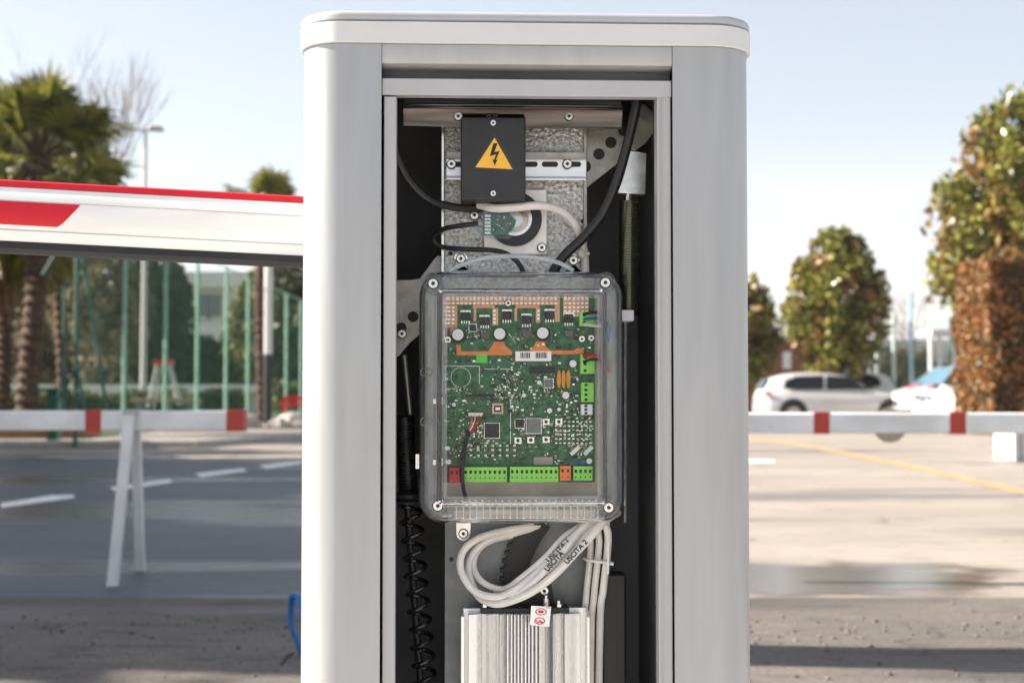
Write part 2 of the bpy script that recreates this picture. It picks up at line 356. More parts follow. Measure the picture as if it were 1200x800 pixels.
def marking(name, quad, m, z=.004):
    mb = MB(); mb.add([(*ground(px, py, z).xy, z + .003) for px, py in quad], [tuple(range(len(quad)))])
    o = mb.build(name, m, smooth=0); o['kind'] = 'structure'; return o
for q in ([(0, 590), (2, 595), (88, 583), (86, 580), (60, 580.5)], [(128, 571), (134, 575), (203, 565), (198, 562)],
          [(228, 555), (236, 559), (290, 551.5), (284, 549)], [(303, 545.5), (312, 549), (356, 543), (352, 540.5)]):
    marking('white_road_mark', q, M_roadwhite)
marking('white_road_mark', [(873, 538.5), (873, 542), (908, 541.5), (906, 539.5)], M_roadwhite)  # white glint on the road, put into the colour as a strip
mb = MB(); pts = []
Lft = [(860, 511), (930, 519.5), (1000, 532), (1080, 549), (1150, 565), (1230, 582)]
for px, py in Lft: pts.append(ground(px, py - 1.0 - (px - 860) * .004, .004))
for px, py in reversed(Lft): pts.append(ground(px, py + 1.0 + (px - 860) * .006, .004))
n = len(Lft); mb.add([(p.x, p.y, .004) for p in pts], [(i, i + 1, 2 * n - 2 - i, 2 * n - 1 - i) for i in range(n - 1)])
mb.build('yellow_line', M_roadyellow, smooth=0)['kind'] = 'structure'

pd = [(866, 676), (900, 664), (950, 659.5), (1010, 658), (1070, 660), (1120, 665), (1135, 670), (1110, 678), (1060, 688), (1000, 696), (940, 701), (866, 702)]
mb = MB(); q = [ground(px, py, .004) for px, py in pd]; q = spline(q + [q[0]], 6)[:-1]; mb.add([(p.x, p.y, .0045) for p in q], [tuple(range(len(q)))][:1])
def puddle_mat():
    m = bpy.data.materials.new('damp_patch'); m.use_nodes = True; nt = m.node_tree; p = nt.nodes['Principled BSDF']; L = nt.links
    p.inputs['Base Color'].default_value = (.13, .115, .105, 1); p.inputs['Roughness'].default_value = .17
    tc = N(nt, 'ShaderNodeTexCoord'); mp = N(nt, 'ShaderNodeMapping'); mp.inputs['Scale'].default_value = (.62, 1.15, 1); L.new(tc.outputs['Object'], mp.inputs[0])
    ln = N(nt, 'ShaderNodeVectorMath', operation='LENGTH'); L.new(mp.outputs[0], ln.inputs[0])
    nz = N(nt, 'ShaderNodeTexNoise'); nz.inputs['Scale'].default_value = 2.4; nz.inputs['Detail'].default_value = 9; nz.inputs['Roughness'].default_value = .6; L.new(mp.outputs[0], nz.inputs['Vector'])
    ad = N(nt, 'ShaderNodeMath', operation='MULTIPLY_ADD'); L.new(nz.outputs['Fac'], ad.inputs[0]); ad.inputs[1].default_value = 1.5; L.new(ln.outputs['Value'], ad.inputs[2])
    r = N(nt, 'ShaderNodeMapRange', interpolation_type='SMOOTHSTEP'); r.inputs[1].default_value = 1.20; r.inputs[2].default_value = 1.55; r.inputs[3].default_value = .8; r.inputs[4].default_value = 0; L.new(ad.outputs[0], r.inputs[0])
    t = N(nt, 'ShaderNodeBsdfTransparent'); ms = N(nt, 'ShaderNodeMixShader'); L.new(r.outputs[0], ms.inputs[0]); L.new(t.outputs[0], ms.inputs[1]); L.new(p.outputs[0], ms.inputs[2]); L.new(ms.outputs[0], nt.nodes['Material Output'].inputs[0]); return m
pc = ground(960, 680, .0045); sheet('puddle', [(-.2, 6.30), (4.0, 6.30), (4.0, 8.2), (-.2, 8.2)], .0052, puddle_mat()).location = (0, 0, 0)
pu = bpy.data.objects['puddle']; cxy = Vector((1.45, 6.95, 0))
for v in pu.data.vertices: v.co -= cxy
pu.location = cxy
mpud = mat('damp_puddle', (.21, .185, .165), .30, 0, .2, 3, .12, 60, col2=(.27, .24, .21)); pass
# pavement, lawn and kerbs left at the back
sheet('pavement', [(-30, 22.2), (-5.2, 23.5), (-3.0, 31), (-3.0, 70), (-30, 70)], .11, M_paveg)
mb = MB(); mb.prism([(-30, 22.0, 0), (-5.15, 23.3, 0), (-5.15, 23.5, 0), (-30, 22.2, 0)], (0, 0, .12)); mb.prism([(-5.15, 23.3, 0), (-2.9, 31, 0), (-2.9, 70, 0), (-3.0, 70, 0), (-3.05, 31, 0), (-5.25, 23.5, 0)], (0, 0, .12))
mb.build('kerb', M_kerb, smooth=0, bevel=.02)['kind'] = 'structure'
sheet('lawn', [(-60, 25.0), (-7.3, 24.3), (-7.3, 120), (-60, 120)], .125, M_lawn)

# mountains, far fields
def ridge(name, y, x0, x1, h, m, seed, step=18, depth=500):
    mb = MB(); n = int((x1 - x0) / step); rows = 14; vs = []
    for j in range(rows):
        for i in range(n + 1):
            x = x0 + i * step; t = j / (rows - 1)
            hh = h(x) * (.72 + .5 * mnoise.fractal(Vector((x * .0045, seed, 0)), 1, 2, 5)) + 16 * mnoise.fractal(Vector((x * .02, seed + 3, t * 3)), 1, 2, 4) * t
            prof = math.sin(min(1, t * 1.25) * math.pi / 2) ** 1.3 if t < .8 else 1 - (t - .8) * 1.5
            vs.append((x, y + depth * t + 25 * mnoise.noise(Vector((x * .01, t * 4, seed))), -2 + hh * prof * (.85 + .3 * mnoise.noise(Vector((x * .012, t * 5, seed + 9))))))
    fs = [(j * (n + 1) + i, j * (n + 1) + i + 1, (j + 1) * (n + 1) + i + 1, (j + 1) * (n + 1) + i) for j in range(rows - 1) for i in range(n)]
    mb.add(vs, fs); o = mb.build(name, m, smooth=80, at=(0, y, 0)); o['kind'] = 'structure'
M_mount = mat('mountain_forest', (.10, .13, .12), .95, 0, .5, .01, col2=(.34, .34, .36))
ridge('mountains', 1350, -1300, 1300, lambda x: 52 + 75 / (1 + ((x - 560) / 330) ** 2), M_mount, 4.2)

# ================================================================== BARRIER CABINET
cabinet = empty('barrier_cabinet', (0, .2, 0), 'tall light grey metal barrier cabinet with rounded corners, standing open without its front door', 'cabinet', frame=CAB)
WL = loc(357, 60, .055).x; WR = loc(873, 60, .055).x; RC = .052; DEP = .42
zc_bot = loc(615, 52.5, 0).z; zc_mid = loc(615, 27, 0).z; zc_top = loc(615, 14, 0).z
xl, xr = loc(446, 400, 0).x, loc(789.5, 400, 0).x
def rrect(x0, x1, y0, y1, r, o=0, n=9):
    x0 -= o; x1 += o; y0 -= o; y1 += o; r = max(.001, r + o); P = []
    for cx, cy, a0 in ((x0 + r, y0 + r, 180), (x1 - r, y0 + r, 270), (x1 - r, y1 - r, 0), (x0 + r, y1 - r, 90)):
        for i in range(n + 1):
            a = R(a0 + 90 * i / n); P.append((cx + r * math.cos(a), cy + r * math.sin(a)))
    return P
def shell_path(o):
    P = [(xl, -o)] if True else []
    x0, x1, y0, y1, r = WL - o, WR + o, -o, DEP + o, RC + o; P = [(xl, y0)]
    for cx, cy, a0 in ((x0 + r, y0 + r, 270), (x0 + r, y1 - r, 180), (x1 - r, y1 - r, 90), (x1 - r, y0 + r, 0)):
        for i in range(13):
            a = R(a0 - 90 * i / 12); P.append((cx + r * math.cos(a), cy + r * math.sin(a)))
    P.append((xr, y0)); return P
def extr_strip(mb, A, B, z0, z1):
    n = len(A); vs = [(x, y, z) for z in (z0, z1) for q in (A, B) for x, y in q]
    fs = []
    for i in range(n - 1):
        fs += [(i, i + 1, 2 * n + i + 1, 2 * n + i), (n + i + 1, n + i, 3 * n + i, 3 * n + i + 1), (i + 1, i, n + i, n + i + 1), (2 * n + i, 2 * n + i + 1, 3 * n + i + 1, 3 * n + i)]
    fs += [(0, 2 * n, 3 * n, n), (n - 1, 2 * n - 1, 4 * n - 1, 3 * n - 1)]
    mb.add(vs, fs)
mb = MB(CAB); extr_strip(mb, shell_path(0), shell_path(-.004), .02, zc_bot - .0005); mb.build('housing', M_white, cabinet, smooth=30)
mb = MB(CAB); p = [(x, y, .0) for x, y in rrect(WL, WR, 0, DEP, RC, .012)]; mb.prism(p, (0, 0, .02)); mb.build('base_flange', M_frame, cabinet, smooth=30)
# cap: lower band, then the lid with a rounded edge
mb = MB(CAB); rr = lambda o, z: [(x, y, z) for x, y in rrect(WL, WR, 0, DEP, RC, o)]
mb.loft([rr(-.012, zc_bot), rr(.0035, zc_bot), rr(.0045, zc_bot + .001), rr(.0045, zc_mid - .0012), rr(.002, zc_mid - .0002), rr(-.02, zc_mid)]); cap = mb.build('cap', M_cap, cabinet, smooth=30)
mb = MB(CAB); zt = zc_top; dz = zt - zc_mid
mb.loft([rr(-.004, zc_mid), rr(.001, zc_mid + .0005), rr(.0035, zc_mid + .002), rr(.004, zc_mid + dz * .5), rr(.002, zc_mid + dz * .8), rr(-.004, zt), rr(-.05, zt + .004)])
mb.build('lid', M_capgrey, cap, smooth=40)
# header, door frame
mb = MB(CAB); a = loc(615, 52.5, 0).z; b = loc(615, 75, 0).z; c = loc(615, 80, 0).z
prof = [(.0015, a), (.0015, b + .003), (.003, b), (.008, c + .002), (.014, c + .001), (.03, c + .001), (.03, a)]
prof = [(d, z if z != a else a - .0006) for d, z in prof]
x0, x1 = xl + .0006, xr - .0006
mb.prism([(x0, d, z) for d, z in prof], (x1 - x0, 0, 0)); mb.build('header', M_white, cabinet, smooth=30)
mb = MB(CAB); mb.pbox(447.5, 93, 787, 112.5, .004, .022); mb.build('crossbar', M_frame, cabinet, bevel=.0012)
mb = MB(CAB); mb.pbox(447.5, 113, 462.5, 1600, .006, .03); mb.build('door_frame', M_frame, cabinet, bevel=.001)
mb = MB(CAB); mb.pbox(772.5, 113, 789, 1600, .006, .03); mb.build('door_frame', M_frame, cabinet, bevel=.001)
mb = MB(CAB); mb.pbox(776.5, 113, 778.2, 1600, .0045, .0065); mb.build('door_seal', M_white, cabinet)
mb = MB(CAB); mb.pcyl(853, 712, 1.6, .0125, .017); mb.build('rivet', M_ink, cabinet)
# interior liner: black sheet metal
a = loc(462.5, 400, .03); b = loc(772.5, 400, .03); z1 = zc_bot - .004
mb = MB(CAB); mb.box(a.x - .012, .031, .02, a.x - .009, .30, z1); mb.box(a.x - .012, .30, .02, b.x + .012, .303, z1); mb.box(a.x - .012, .031, z1, b.x + .012, .303, z1 + .003)
mb.box(xl, .0235, loc(615, 93, .02).z, xr, .0265, loc(615, 78, .02).z)
mb.build('black_liner', M_liner, cabinet)
mb = MB(CAB); mb.box(loc(600, 400, .298).x, .297, .02, b.x + .011, .2995, z1 - .05); mb.box(b.x + .009, .031, .02, b.x + .012, .30, z1); mb.build('side_liner', M_liner2, cabinet)

# ================================================================== INSIDE THE CABINET
def T(name, label, cat, px, py, d, group=None):
    return empty(name, loc(px, py, d), label, cat, group, CAB)
def B(): return MB(CAB)
DP = .125
# mounting plate
mp_ = T('mounting_plate', 'hammered galvanised steel mounting plate running down the back of the open cabinet', 'plate', 603, 800, DP)
B().pbox(521, 147, 688, 330, DP, DP + .004).build('hammered_panel', M_galv, mp_)
B().pbox(521, 330.5, 688, 1500, DP, DP + .004).build('smooth_panel', M_plate, mp_)
B().pbox(517, 147, 520.6, 330, DP - .012, DP + .004).build('flange', M_steel, mp_, bevel=.0006)
B().pbox(684, 147, 688, 330, DP - .006, DP - .0005).build('flange', M_lever, mp_, bevel=.0006)
for px, py in ((528, 297), (632, 260), (683, 259), (529, 655)): m = B(); m.pcyl(px, py, 2.6, DP - .001, DP + .002); m.build('hole', M_ink, mp_)
for px, py in ((543, 625), (540, 303), (672, 305)):
    q = loc(px, py, DP - .004); m = B()
    k = .009; pts = [q + Vector((k * math.cos(R(t)), 0, k * math.sin(R(t)))) for t in range(180, 361, 15)] if py > 500 else [q + Vector((k * math.cos(R(t)), 0, k * math.sin(R(t)))) for t in range(0, 181, 15)]
    s = 1 if py > 500 else -1
    pts += [q + Vector((k * 1.05, 0, s * .014)), q + Vector((-k * 1.05, 0, s * .014))]
    m.prism(pts, (0, .003, 0)); lug = m.build('lug', M_steel, mp_, bevel=.0004); B().screw(px, py, 5.2, DP - .007).build('screw', M_steel, lug)
# polished channel
ch = T('steel_channel', 'polished steel channel across the top of the cabinet opening, just under the crossbar', 'channel', 600, 148, .08)
m = B(); a = loc(472, 124, .075); b = loc(730, 124, .075); z = [loc(600, y, .075).z for y in (108, 122, 125, 148)]
m.prism([(a.x, .085, z[0]), (a.x, .085, z[1]), (a.x, .070, z[1] - .001), (a.x, .070, z[2]), (a.x, .074, z[2] - .0015), (a.x, .074, z[2] - .006), (a.x, .077, z[2] - .012), (a.x, .083, z[3] + .003), (a.x, .083, z[3]), (a.x, .088, z[3]), (a.x, .088, z[0])], (b.x - a.x, 0, 0))
m.build('channel_profile', M_shiny, ch, bevel=.0008)
for px in (537, 667): B().screw(px, 136, 5, .074).build('screw', M_steel, ch)
# perforated lever on the right with rod end and spring
lv = T('perforated_lever', 'zinc plated balance lever with a row of round holes, upper right inside the cabinet', 'lever', 700, 218, .16)
m = B(); m.pprism([(640, 148), (735, 150), (742, 128), (755, 122), (767, 132), (768, 152), (757, 168), (735, 184), (722, 193), (689, 219), (680, 226), (640, 226)], .14, .146); m.build('lever_plate', M_lever, lv, bevel=.0006)
for px, py in ((686, 195), (702, 180.5), (716, 167), (731, 153)): m = B(); m.pcyl(px, py, 6.6, .1385, .141); m.build('hole', M_ink, lv)
B().pcyl(757, 134, 6, .130, .14).build('pivot_bolt', M_liner2, lv)
sp = T('balance_spring', 'greenish zinc balance spring hanging from a silver clevis at the right of the cabinet opening', 'spring', 738, 365, .13)
m = B(); m.pprism([(722, 207), (726, 196), (738, 176), (758, 179), (756.5, 228), (722, 226)], .112, .135); m.build('clevis', M_steel, sp, bevel=.001)
B().pcyl(741, 152, 5, .108, .118).build('clevis_pin', M_liner2, sp)
a = loc(736.5, 226, .125); b = loc(736, 236, .125); B().cyl(a, b, .0042, n=12).build('bolt', M_steel, sp)
a = loc(738, 236, .125); b = loc(736, 610, .125); e = a.lerp(b, .36); m = B(); m.helix(a, e, .0125, 72, .0011, n=6, seg=14); m.build('coil', M_gold, sp); B().cyl(a, e, .0122, n=20).build('core', M_gold, sp)
m = B(); m.cyl(loc(733, 366, .12), loc(732.5, 612, .12), .0022, n=8); m.build('guide_rod', M_steel, sp)
B().pbox(729, 363, 743, 376, .09, .12).build('clamp_block', M_label, sp, bevel=.001)
# left lever plate, thin rod, coil spring with bellows
lp = T('pivot_plate', 'grey steel pivot plate with two dark holes, sticking out left of the transparent box', 'plate', 480, 400, .15)
m = B(); m.pprism([(455, 328), (480, 328), (492, 326), (508, 304), (513, 299), (520, 301), (530, 320), (530, 392), (492, 392), (480, 402), (468, 417), (455, 420)], .145, .15); m.build('plate_body', M_lever, lp, bevel=.0006)
for px, py in ((470, 384), (484, 371)): m = B(); m.pcyl(px, py, 6.3, .1435, .146); m.build('hole', M_ink, lp)
B().screw(471, 391, 5, .140).build('screw', M_steel, lp)
rd = B(); rd.cyl(loc(474, 416, .14), loc(481, 487, .14), .0035, n=10); tag(rd.build('control_rod', M_lever), 'thin tilted steel rod below the pivot plate at left of the opening', 'rod')
ls = T('coil_spring', 'long black coil spring with a rubber collar, hanging down the left side of the opening', 'spring', 500, 800, .12)
a = loc(474, 487, .13); b = loc(479, 578, .13); B().helix(a, b, .0095, 26, .0028, n=6, seg=12).build('tight_coil', M_rubber, ls)
m = B(); a = loc(478, 576, .12); b = loc(479, 590, .12); m.loft([[a + (b - a) * t + Vector((r * math.cos(R(k)), r * math.sin(R(k)), 0)) for k in range(0, 360, 18)] for t, r in ((0, .012), (.2, .017), (.5, .018), (.6, .014), (.8, .0175), (1, .015))]); m.build('rubber_collar', M_blackbox, ls)
a = loc(480, 588, .12); b = loc(516, 1000, .12); B().helix(a, b, .0130, 19.6, .0027, n=8, seg=20).build('open_coil', mat('spring_black', (.045, .045, .048), .16, .8, .2, 50), ls)
B().cyl(loc(477, 588, .135), loc(508, 1000, .135), .0045, n=12).build('inner_rod', mat('inner_rod_dark', (.03, .03, .03), .35, .5), ls)

# DIN rail
dr = T('din_rail', 'silver slotted DIN rail behind the black warning box', 'rail', 604, 212, .11)
m = B(); m.pbox(523, 186, 687, 207, .112, .114); rail = m.build('rail_web', M_rail, dr, bevel=.0003)
m = B(); m.pbox(523, 178, 687, 184, .102, .104); m.pbox(523, 183.5, 687, 185.9, .104, .1145); m.build('rail_lip', M_lever, dr, bevel=.0005)
m = B(); m.pbox(523, 208.5, 687, 211, .102, .104); m.pbox(523, 207.2, 687, 208.4, .104, .1145); m.build('rail_lip', M_rail, dr, bevel=.0005)
def slot(m, x0, x1, y, r, d):
    pts = [(x1 + r * math.cos(R(t)), y + r * math.sin(R(t))) for t in range(-90, 91, 18)] + [(x0 + r * math.cos(R(t)), y + r * math.sin(R(t))) for t in range(90, 271, 18)]
    m.pprism(pts, d, d + .001)
for x0, x1 in ((533, 541), (617, 627), (638, 651), (668, 678)): m = B(); slot(m, x0, x1, 192.5, 3.1, .1112); m.build('slot', M_ink, dr)
for px in (529, 665): B().screw(px, 192, 5.2, .106).build('screw', M_steel, dr)

# black cover with warning sign
bb = T('warning_box', 'black plastic cover box carrying a yellow high voltage triangle, near the top of the opening', 'box', 578, 234, .09)
B().pbox(540, 137, 616, 234.5, .062, .10).build('cover', M_blackbox, bb, bevel=.002, seg=3)
m = B(); m.pbox(570, 134, 575.5, 137.4, .07, .08); m.pbox(577.5, 134, 583, 137.4, .07, .08); m.build('latch', M_blackbox, bb)
m = B(); m.pprism([(580, 156), (606, 200.5), (552.5, 198)], .0612, .0617); sg = m.build('warning_sign', mat('sign_black_border', (.035, .035, .035), .4), bb)
B().pprism([(579.6, 161.5), (600.5, 198.2), (557.2, 196)], .0604, .0611).build('sign_field', M_yellow, sg)
m = B(); m.pprism([(578.2, 168), (583, 168), (579.2, 178.6), (585.6, 176.8), (580.8, 188), (583.2, 187), (579.6, 194), (577, 186.5), (579, 187.5), (581.5, 180.6), (574.0, 183.2)], .0598, .0603); m.build('lightning_arrow', M_ink, sg)
for py in (144, 226.5): B().screw(578, py, 3.4, .0590, .003).build('screw', M_rail, bb)

# white plate with round socket and small sensor board
wp = T('socket_plate', 'square white metal plate with a round silver and black socket, below the warning box', 'plate', 604, 298, .11)
B().pbox(567, 222, 641, 298, .114, .120).build('plate_body', M_whiteplate, wp, bevel=.001)
c = loc(603, 257, .112)
m = B(); m.ring(c, .022, .034, .106, .116); m.build('black_ring', M_blackbox, wp)
m = B(); m.ring(c, .0175, .0215, .104, .116); m.ring(c, .0, .010, .108, .116); m.build('steel_ring', M_steel, wp)
m = B(); m.cyl(c + Vector((0, .001, 0)), c + Vector((0, .004, 0)), .0174, n=32); m.build('socket', mat('socket_copper', (.55, .46, .40), .25, .9, .2, 30), wp)
B().screw(635, 290, 5, .108).build('screw', M_steel, wp)
m = B(); m.pbox(559, 223, 564, 229, .119, .1195); m.build('mark', M_ink, wp)
sn = T('sensor_board', 'small green circuit board in a clear sleeve, lying over the round socket', 'circuit board', 588, 276, .09)
m = B(); m.pprism([(566, 250), (596, 250), (605, 258), (603, 265), (594, 275), (566, 276)], .096, .0975); gb = m.build('board', M_pcb, sn)
m = B()
for i, py in enumerate((253, 257, 261, 265, 269, 273)): m.pbox(568, py - 1.3, 575, py + 1.3, .0952, .0959)
m.build('contact_pad', M_tin, gb)
m = B()
random.seed(3)
for i in range(14):
    px, py = random.uniform(578, 598), random.uniform(253, 272); m.pcyl(px, py, .7, .0952, .0959, n=8)
m.build('solder_dot', M_tin, gb)
m = B(); m.pprism([(549, 262), (562, 260), (566, 247), (597, 247), (613, 253), (614, 262), (597, 280), (563, 279), (549, 273)], .090, .0902); m.build('clear_sleeve', clear_mat('clear_sleeve_plastic', milk=.01, edge=.25), sn)
fs = B(); fs.screw(556, 252, 5.2, .116); tag(fs.build('screw', M_steel), 'single socket head screw left of the small green sensor board', 'screw')

# cables
def cable(pts, r, m, label, name='cable', group=None, n=10, k=8):
    b = B(); P = spline([loc(*p) for p in pts], k); b.tube(P, r, n)
    return tag(b.build(name, m), label, 'cable', group)
G = 'cables inside the cabinet'
cable([(455, 150, .05), (464, 182, .055), (478, 210, .07), (500, 232, .085), (528, 242, .10), (560, 244, .105), (592, 242, .11)], .0050, M_rubber, 'black cable sweeping from the left frame down behind the warning box', group=G)
cable([(560, 262, .092), (540, 264.5, .09), (518, 269, .10), (508, 280, .11), (517, 289, .11), (545, 292, .10), (575, 293, .095), (595, 298, .09), (610, 312, .09), (618, 335, .10)], .0031, M_rubber, 'thin black cable looping out of the sensor board towards the transparent box', group=G)
cable([(561, 240, .10), (580, 244, .085), (605, 243, .08), (632, 241, .08), (655, 246, .09), (672, 260, .10), (681, 280, .112), (685, 300, .118), (686, 330, .118)], .0052, M_cablegrey, 'grey cable curving over the round socket and down the right side of the plate', group=G)
cable([(748, 100, .06), (746, 122, .06), (740, 150, .065), (731, 185, .07), (721, 218, .075), (705, 252, .085), (683, 279, .09), (664, 297, .095), (650, 316, .10), (642, 340, .11)], .0062, M_rubber, 'thick black cable running diagonally from the top right corner to the transparent box', group=G)
tt = B(); tt.pcyl(682, 297, 4.5, .104, .110); tt.pbox(684, 295.5, 691, 298.5, .104, .107); tag(tt.build('cable_clip', M_lever), 'small grey clip holding the grey cable right above the transparent box', 'clip')
# grey bundle with handwriting
BG = 'grey cables under the transparent box'
loopA = [(712, 598, .09), (692, 611, .07), (672, 629, .062), (652, 648, .062), (630, 670, .062), (606, 689, .064), (582, 699, .066), (556, 692, .07), (540, 668, .075), (543, 645, .08), (562, 630, .09), (590, 622, .105), (625, 616, .115)]
cable(loopA, .0046, M_cablegrey, 'outermost looped grey cable, first to carry the handwriting USCITA 1', group=BG)
cable([(724, 600, .10), (708, 611, .06), (691, 630, .049), (671, 651, .048), (650, 673, .05), (622, 694, .055), (592, 706, .065), (575, 706, .075), (560, 697, .085), (549, 672, .09), (553, 650, .095), (570, 634, .10), (600, 625, .11), (640, 614, .118)], .0048, M_cablegrey, 'lowest looped grey cable, marked USCITA 2 in handwriting', group=BG)
cable([(700, 600, .10), (680, 616, .08), (660, 630, .07), (640, 652, .065), (612, 676, .07), (590, 690, .078), (566, 682, .085), (555, 664, .095), (560, 645, .10), (576, 633, .105), (600, 627, .11)], .0040, M_cablegrey, 'innermost looped grey cable under the transparent box', group=BG)
cable([(640, 672, .06), (668, 648, .06), (690, 622, .07), (704, 612, .075), (712, 622, .08), (712, 645, .085), (707, 690, .09), (703, 740, .095), (700, 1000, .10)], .0046, M_cablegrey, 'rightmost grey cable of the tied vertical bundle', group=BG)
cable([(668, 640, .07), (688, 618, .08), (698, 616, .085), (702, 632, .088), (700, 660, .09), (696, 700, .095), (693, 750, .10), (691, 1000, .10)], .0042, M_cablegrey, 'middle grey cable of the tied vertical bundle', group=BG)
cable([(672, 634, .09), (686, 620, .095), (692, 632, .095), (691, 660, .098), (687, 700, .10), (685, 750, .104), (683, 1000, .104)], .0042, M_cablegrey, 'leftmost grey cable of the tied vertical bundle', group=BG)
m = B(); c = loc(700, 656, .093); m.tube([c + Vector((.0165 * math.cos(R(t)), .0155 * math.sin(R(t)), -.002 * math.cos(R(t)))) for t in range(0, 361, 15)], .0019, 8, cap=False); m.cyl(c + Vector((.013, -.009, -.003)), c + Vector((.019, -.010, -.0035)), .0022, n=8)
tag(m.build('cable_tie', M_cablegrey), 'pale tie wrapped around the vertical bundle of grey cables', 'cable tie')
m = B(); m.cyl(loc(713.5, 608, .08), loc(712.5, 672, .08), .0014, n=8); tag(m.build('white_rod', M_label), 'thin white rod beside the tied cable bundle, under the box corner', 'rod')
m = B(); m.pbox(706, 672, 735, 1300, .10, .13); tag(m.build('black_sleeve', M_ink, bevel=.003), 'matt black upright sleeve at the lower right of the opening', 'sleeve')
def hand(body, pa, pb, d, size):
    a, b = loc(*pa, d), loc(*pb, d); ux = (b - a).normalized(); uy = Vector((0, 1, 0)).cross(ux) * -1
    if uy.z < 0: uy = -uy
    m = B(); m.text(body, size, (a + b) / 2, ux * .95, uy, bold=.00030); return m
for body, pa, pb, d, lab in (('USCITA 1', (638, 661), (670, 628.5), .0535, 'first'), ('USCITA', (637, 671), (662, 644), .0490, 'second'), ('USCITA 2', (659, 663.5), (691, 629.5), .0420, 'third')):
    o = hand(body, pa, pb, d, .0092).build('handwriting', M_ink)
    tag(o, {'first': 'black handwriting USCITA 1 on the upper grey cable', 'second': 'black handwriting USCITA, without a number, on the middle grey cable', 'third': 'black handwriting USCITA 2 on the lower grey cable'}[lab], 'writing')
cable([(598, 700, .066), (618, 687, .060), (632, 675, .056), (648, 659, .055), (667, 638, .056), (684, 616, .07), (700, 600, .095)], .0046, M_cablegrey, 'short grey cable between the two longer marked ones, reading USCITA', group=BG)
# toothed belt
tb = B(); P = spline([loc(*p) for p in ((634, 610, .112), (622, 628, .112), (612, 648, .112), (606, 668, .112), (606, 690, .112), (612, 715, .112))], 10)
for i in range(len(P) - 1):
    t = (P[i + 1] - P[i]).normalized(); nn = Vector((0, 1, 0)).cross(t); hw = .016 if i % 4 < 2 else .0205
    a = P[i] - nn * .014; b = P[i] + nn * hw; e = t * (P[i + 1] - P[i]).length * 1.02
    tb.prism([a, b, b + e, a + e], (0, .012, 0))
tag(tb.build('toothed_belt', M_ink), 'curved black toothed sector behind the looped grey cables', 'gear')
# heat sink
hs = T('heatsink', 'large ribbed aluminium heatsink at the bottom of the opening', 'heatsink', 613, 800, .07)
zb = .25
m = B(); a = loc(543, 712, .10); b = loc(688, 712, .10); m.box(a.x, .095, zb, b.x, .105, a.z); m.build('base', M_alu, hs)
m = B(); a = loc(540, 715, .10); b = loc(541, 718, .07); m.box(a.x, .066, zb, a.x + .004, .1, a.z - .002)
a = loc(688, 706, .10); m.prism([(a.x - .003, .1, a.z), (a.x - .003, .066, a.z - .012), (a.x - .003, .066, zb), (a.x - .003, .1, zb)], (.003, 0, 0)); m.build('side_fin', M_alu, hs, bevel=.0005)
xs = [549, 570.5, 585.5, 594, 598.5, 602.5, 606.5, 610.5, 615, 619, 623, 627.5, 632, 640.5, 648, 662]
zt = loc(615, 719, .07).z
wid = {549: 16, 570.5: 11.5, 585.5: 7, 662: 19, 648: 11, 640.5: 6.0}
for i, px in enumerate(xs):
    a = loc(px, 740, .066); wpx = wid.get(px, 2.0); b = loc(px + wpx, 740, .066)
    m = B(); sl = .010 if wpx > 5 else .001
    m.prism([(a.x, .066, zb), (b.x, .066 + sl * (1 if px > 600 else 1), zb), (b.x, .095, zb), (a.x, .095, zb)], (0, 0, zt - zb)); m.build('fin', M_alu, hs, bevel=.0006)
m = B(); m.pbox(563, 712, 667, 719, .078, .11); m.build('top_clamp', M_blackbox, hs, bevel=.001)
m = B(); m.pprism([(600, 708), (604, 688), (625, 682), (646, 684), (650, 708)], .108, .12); m.build('black_cover', M_blackbox, hs)
for px, py in ((638, 692), (582, 691)): B().screw(px, py, 5, .103).build('screw', M_steel, hs)
for px, py in ((568, 709), (640, 706), (655, 712)):
    m = B(); a = loc(px, py, .085); m.cyl(a - Vector((0, 0, .006)), a + Vector((0, 0, .005)), .0042, n=6); m.cyl(a, a + Vector((0, 0, .009)), .0024, n=10); m.build('bolt', M_steel, hs)
m = B(); m.pprism([(622.5, 709.5), (646, 710.5), (643.5, 734), (621, 732)], .0595, .0602); lb = m.build('warning_label', M_label, hs)
m = B()
for cx_, cy_, rx, ry in ((634, 716.5, 7.2, 4.4), (632.5, 727.3, 6.8, 4.4)):
    c = loc(cx_, cy_, .059); k = .00096
    for a0 in range(0, 360, 15):
        p = [(rx, a0), (rx, a0 + 15), (rx - 1.4, a0 + 15), (rx - 1.4, a0)]
        m.prism([c + Vector((r_ * k * math.cos(R(t)), 0, r_ * ry / rx * k * math.sin(R(t)))) for r_, t in p], (0, .0004, 0))
m.pbox(631, 715, 637, 718, .0587, .0592); m.pprism([(628, 725.5), (631, 728.5), (633, 726), (637, 729.5), (635, 730), (632.5, 728.6), (630, 730)], .0587, .0592); m.pbox(640, 711.5, 645, 712.3, .0587, .0592)
m.build('symbols', M_labelred, lb)

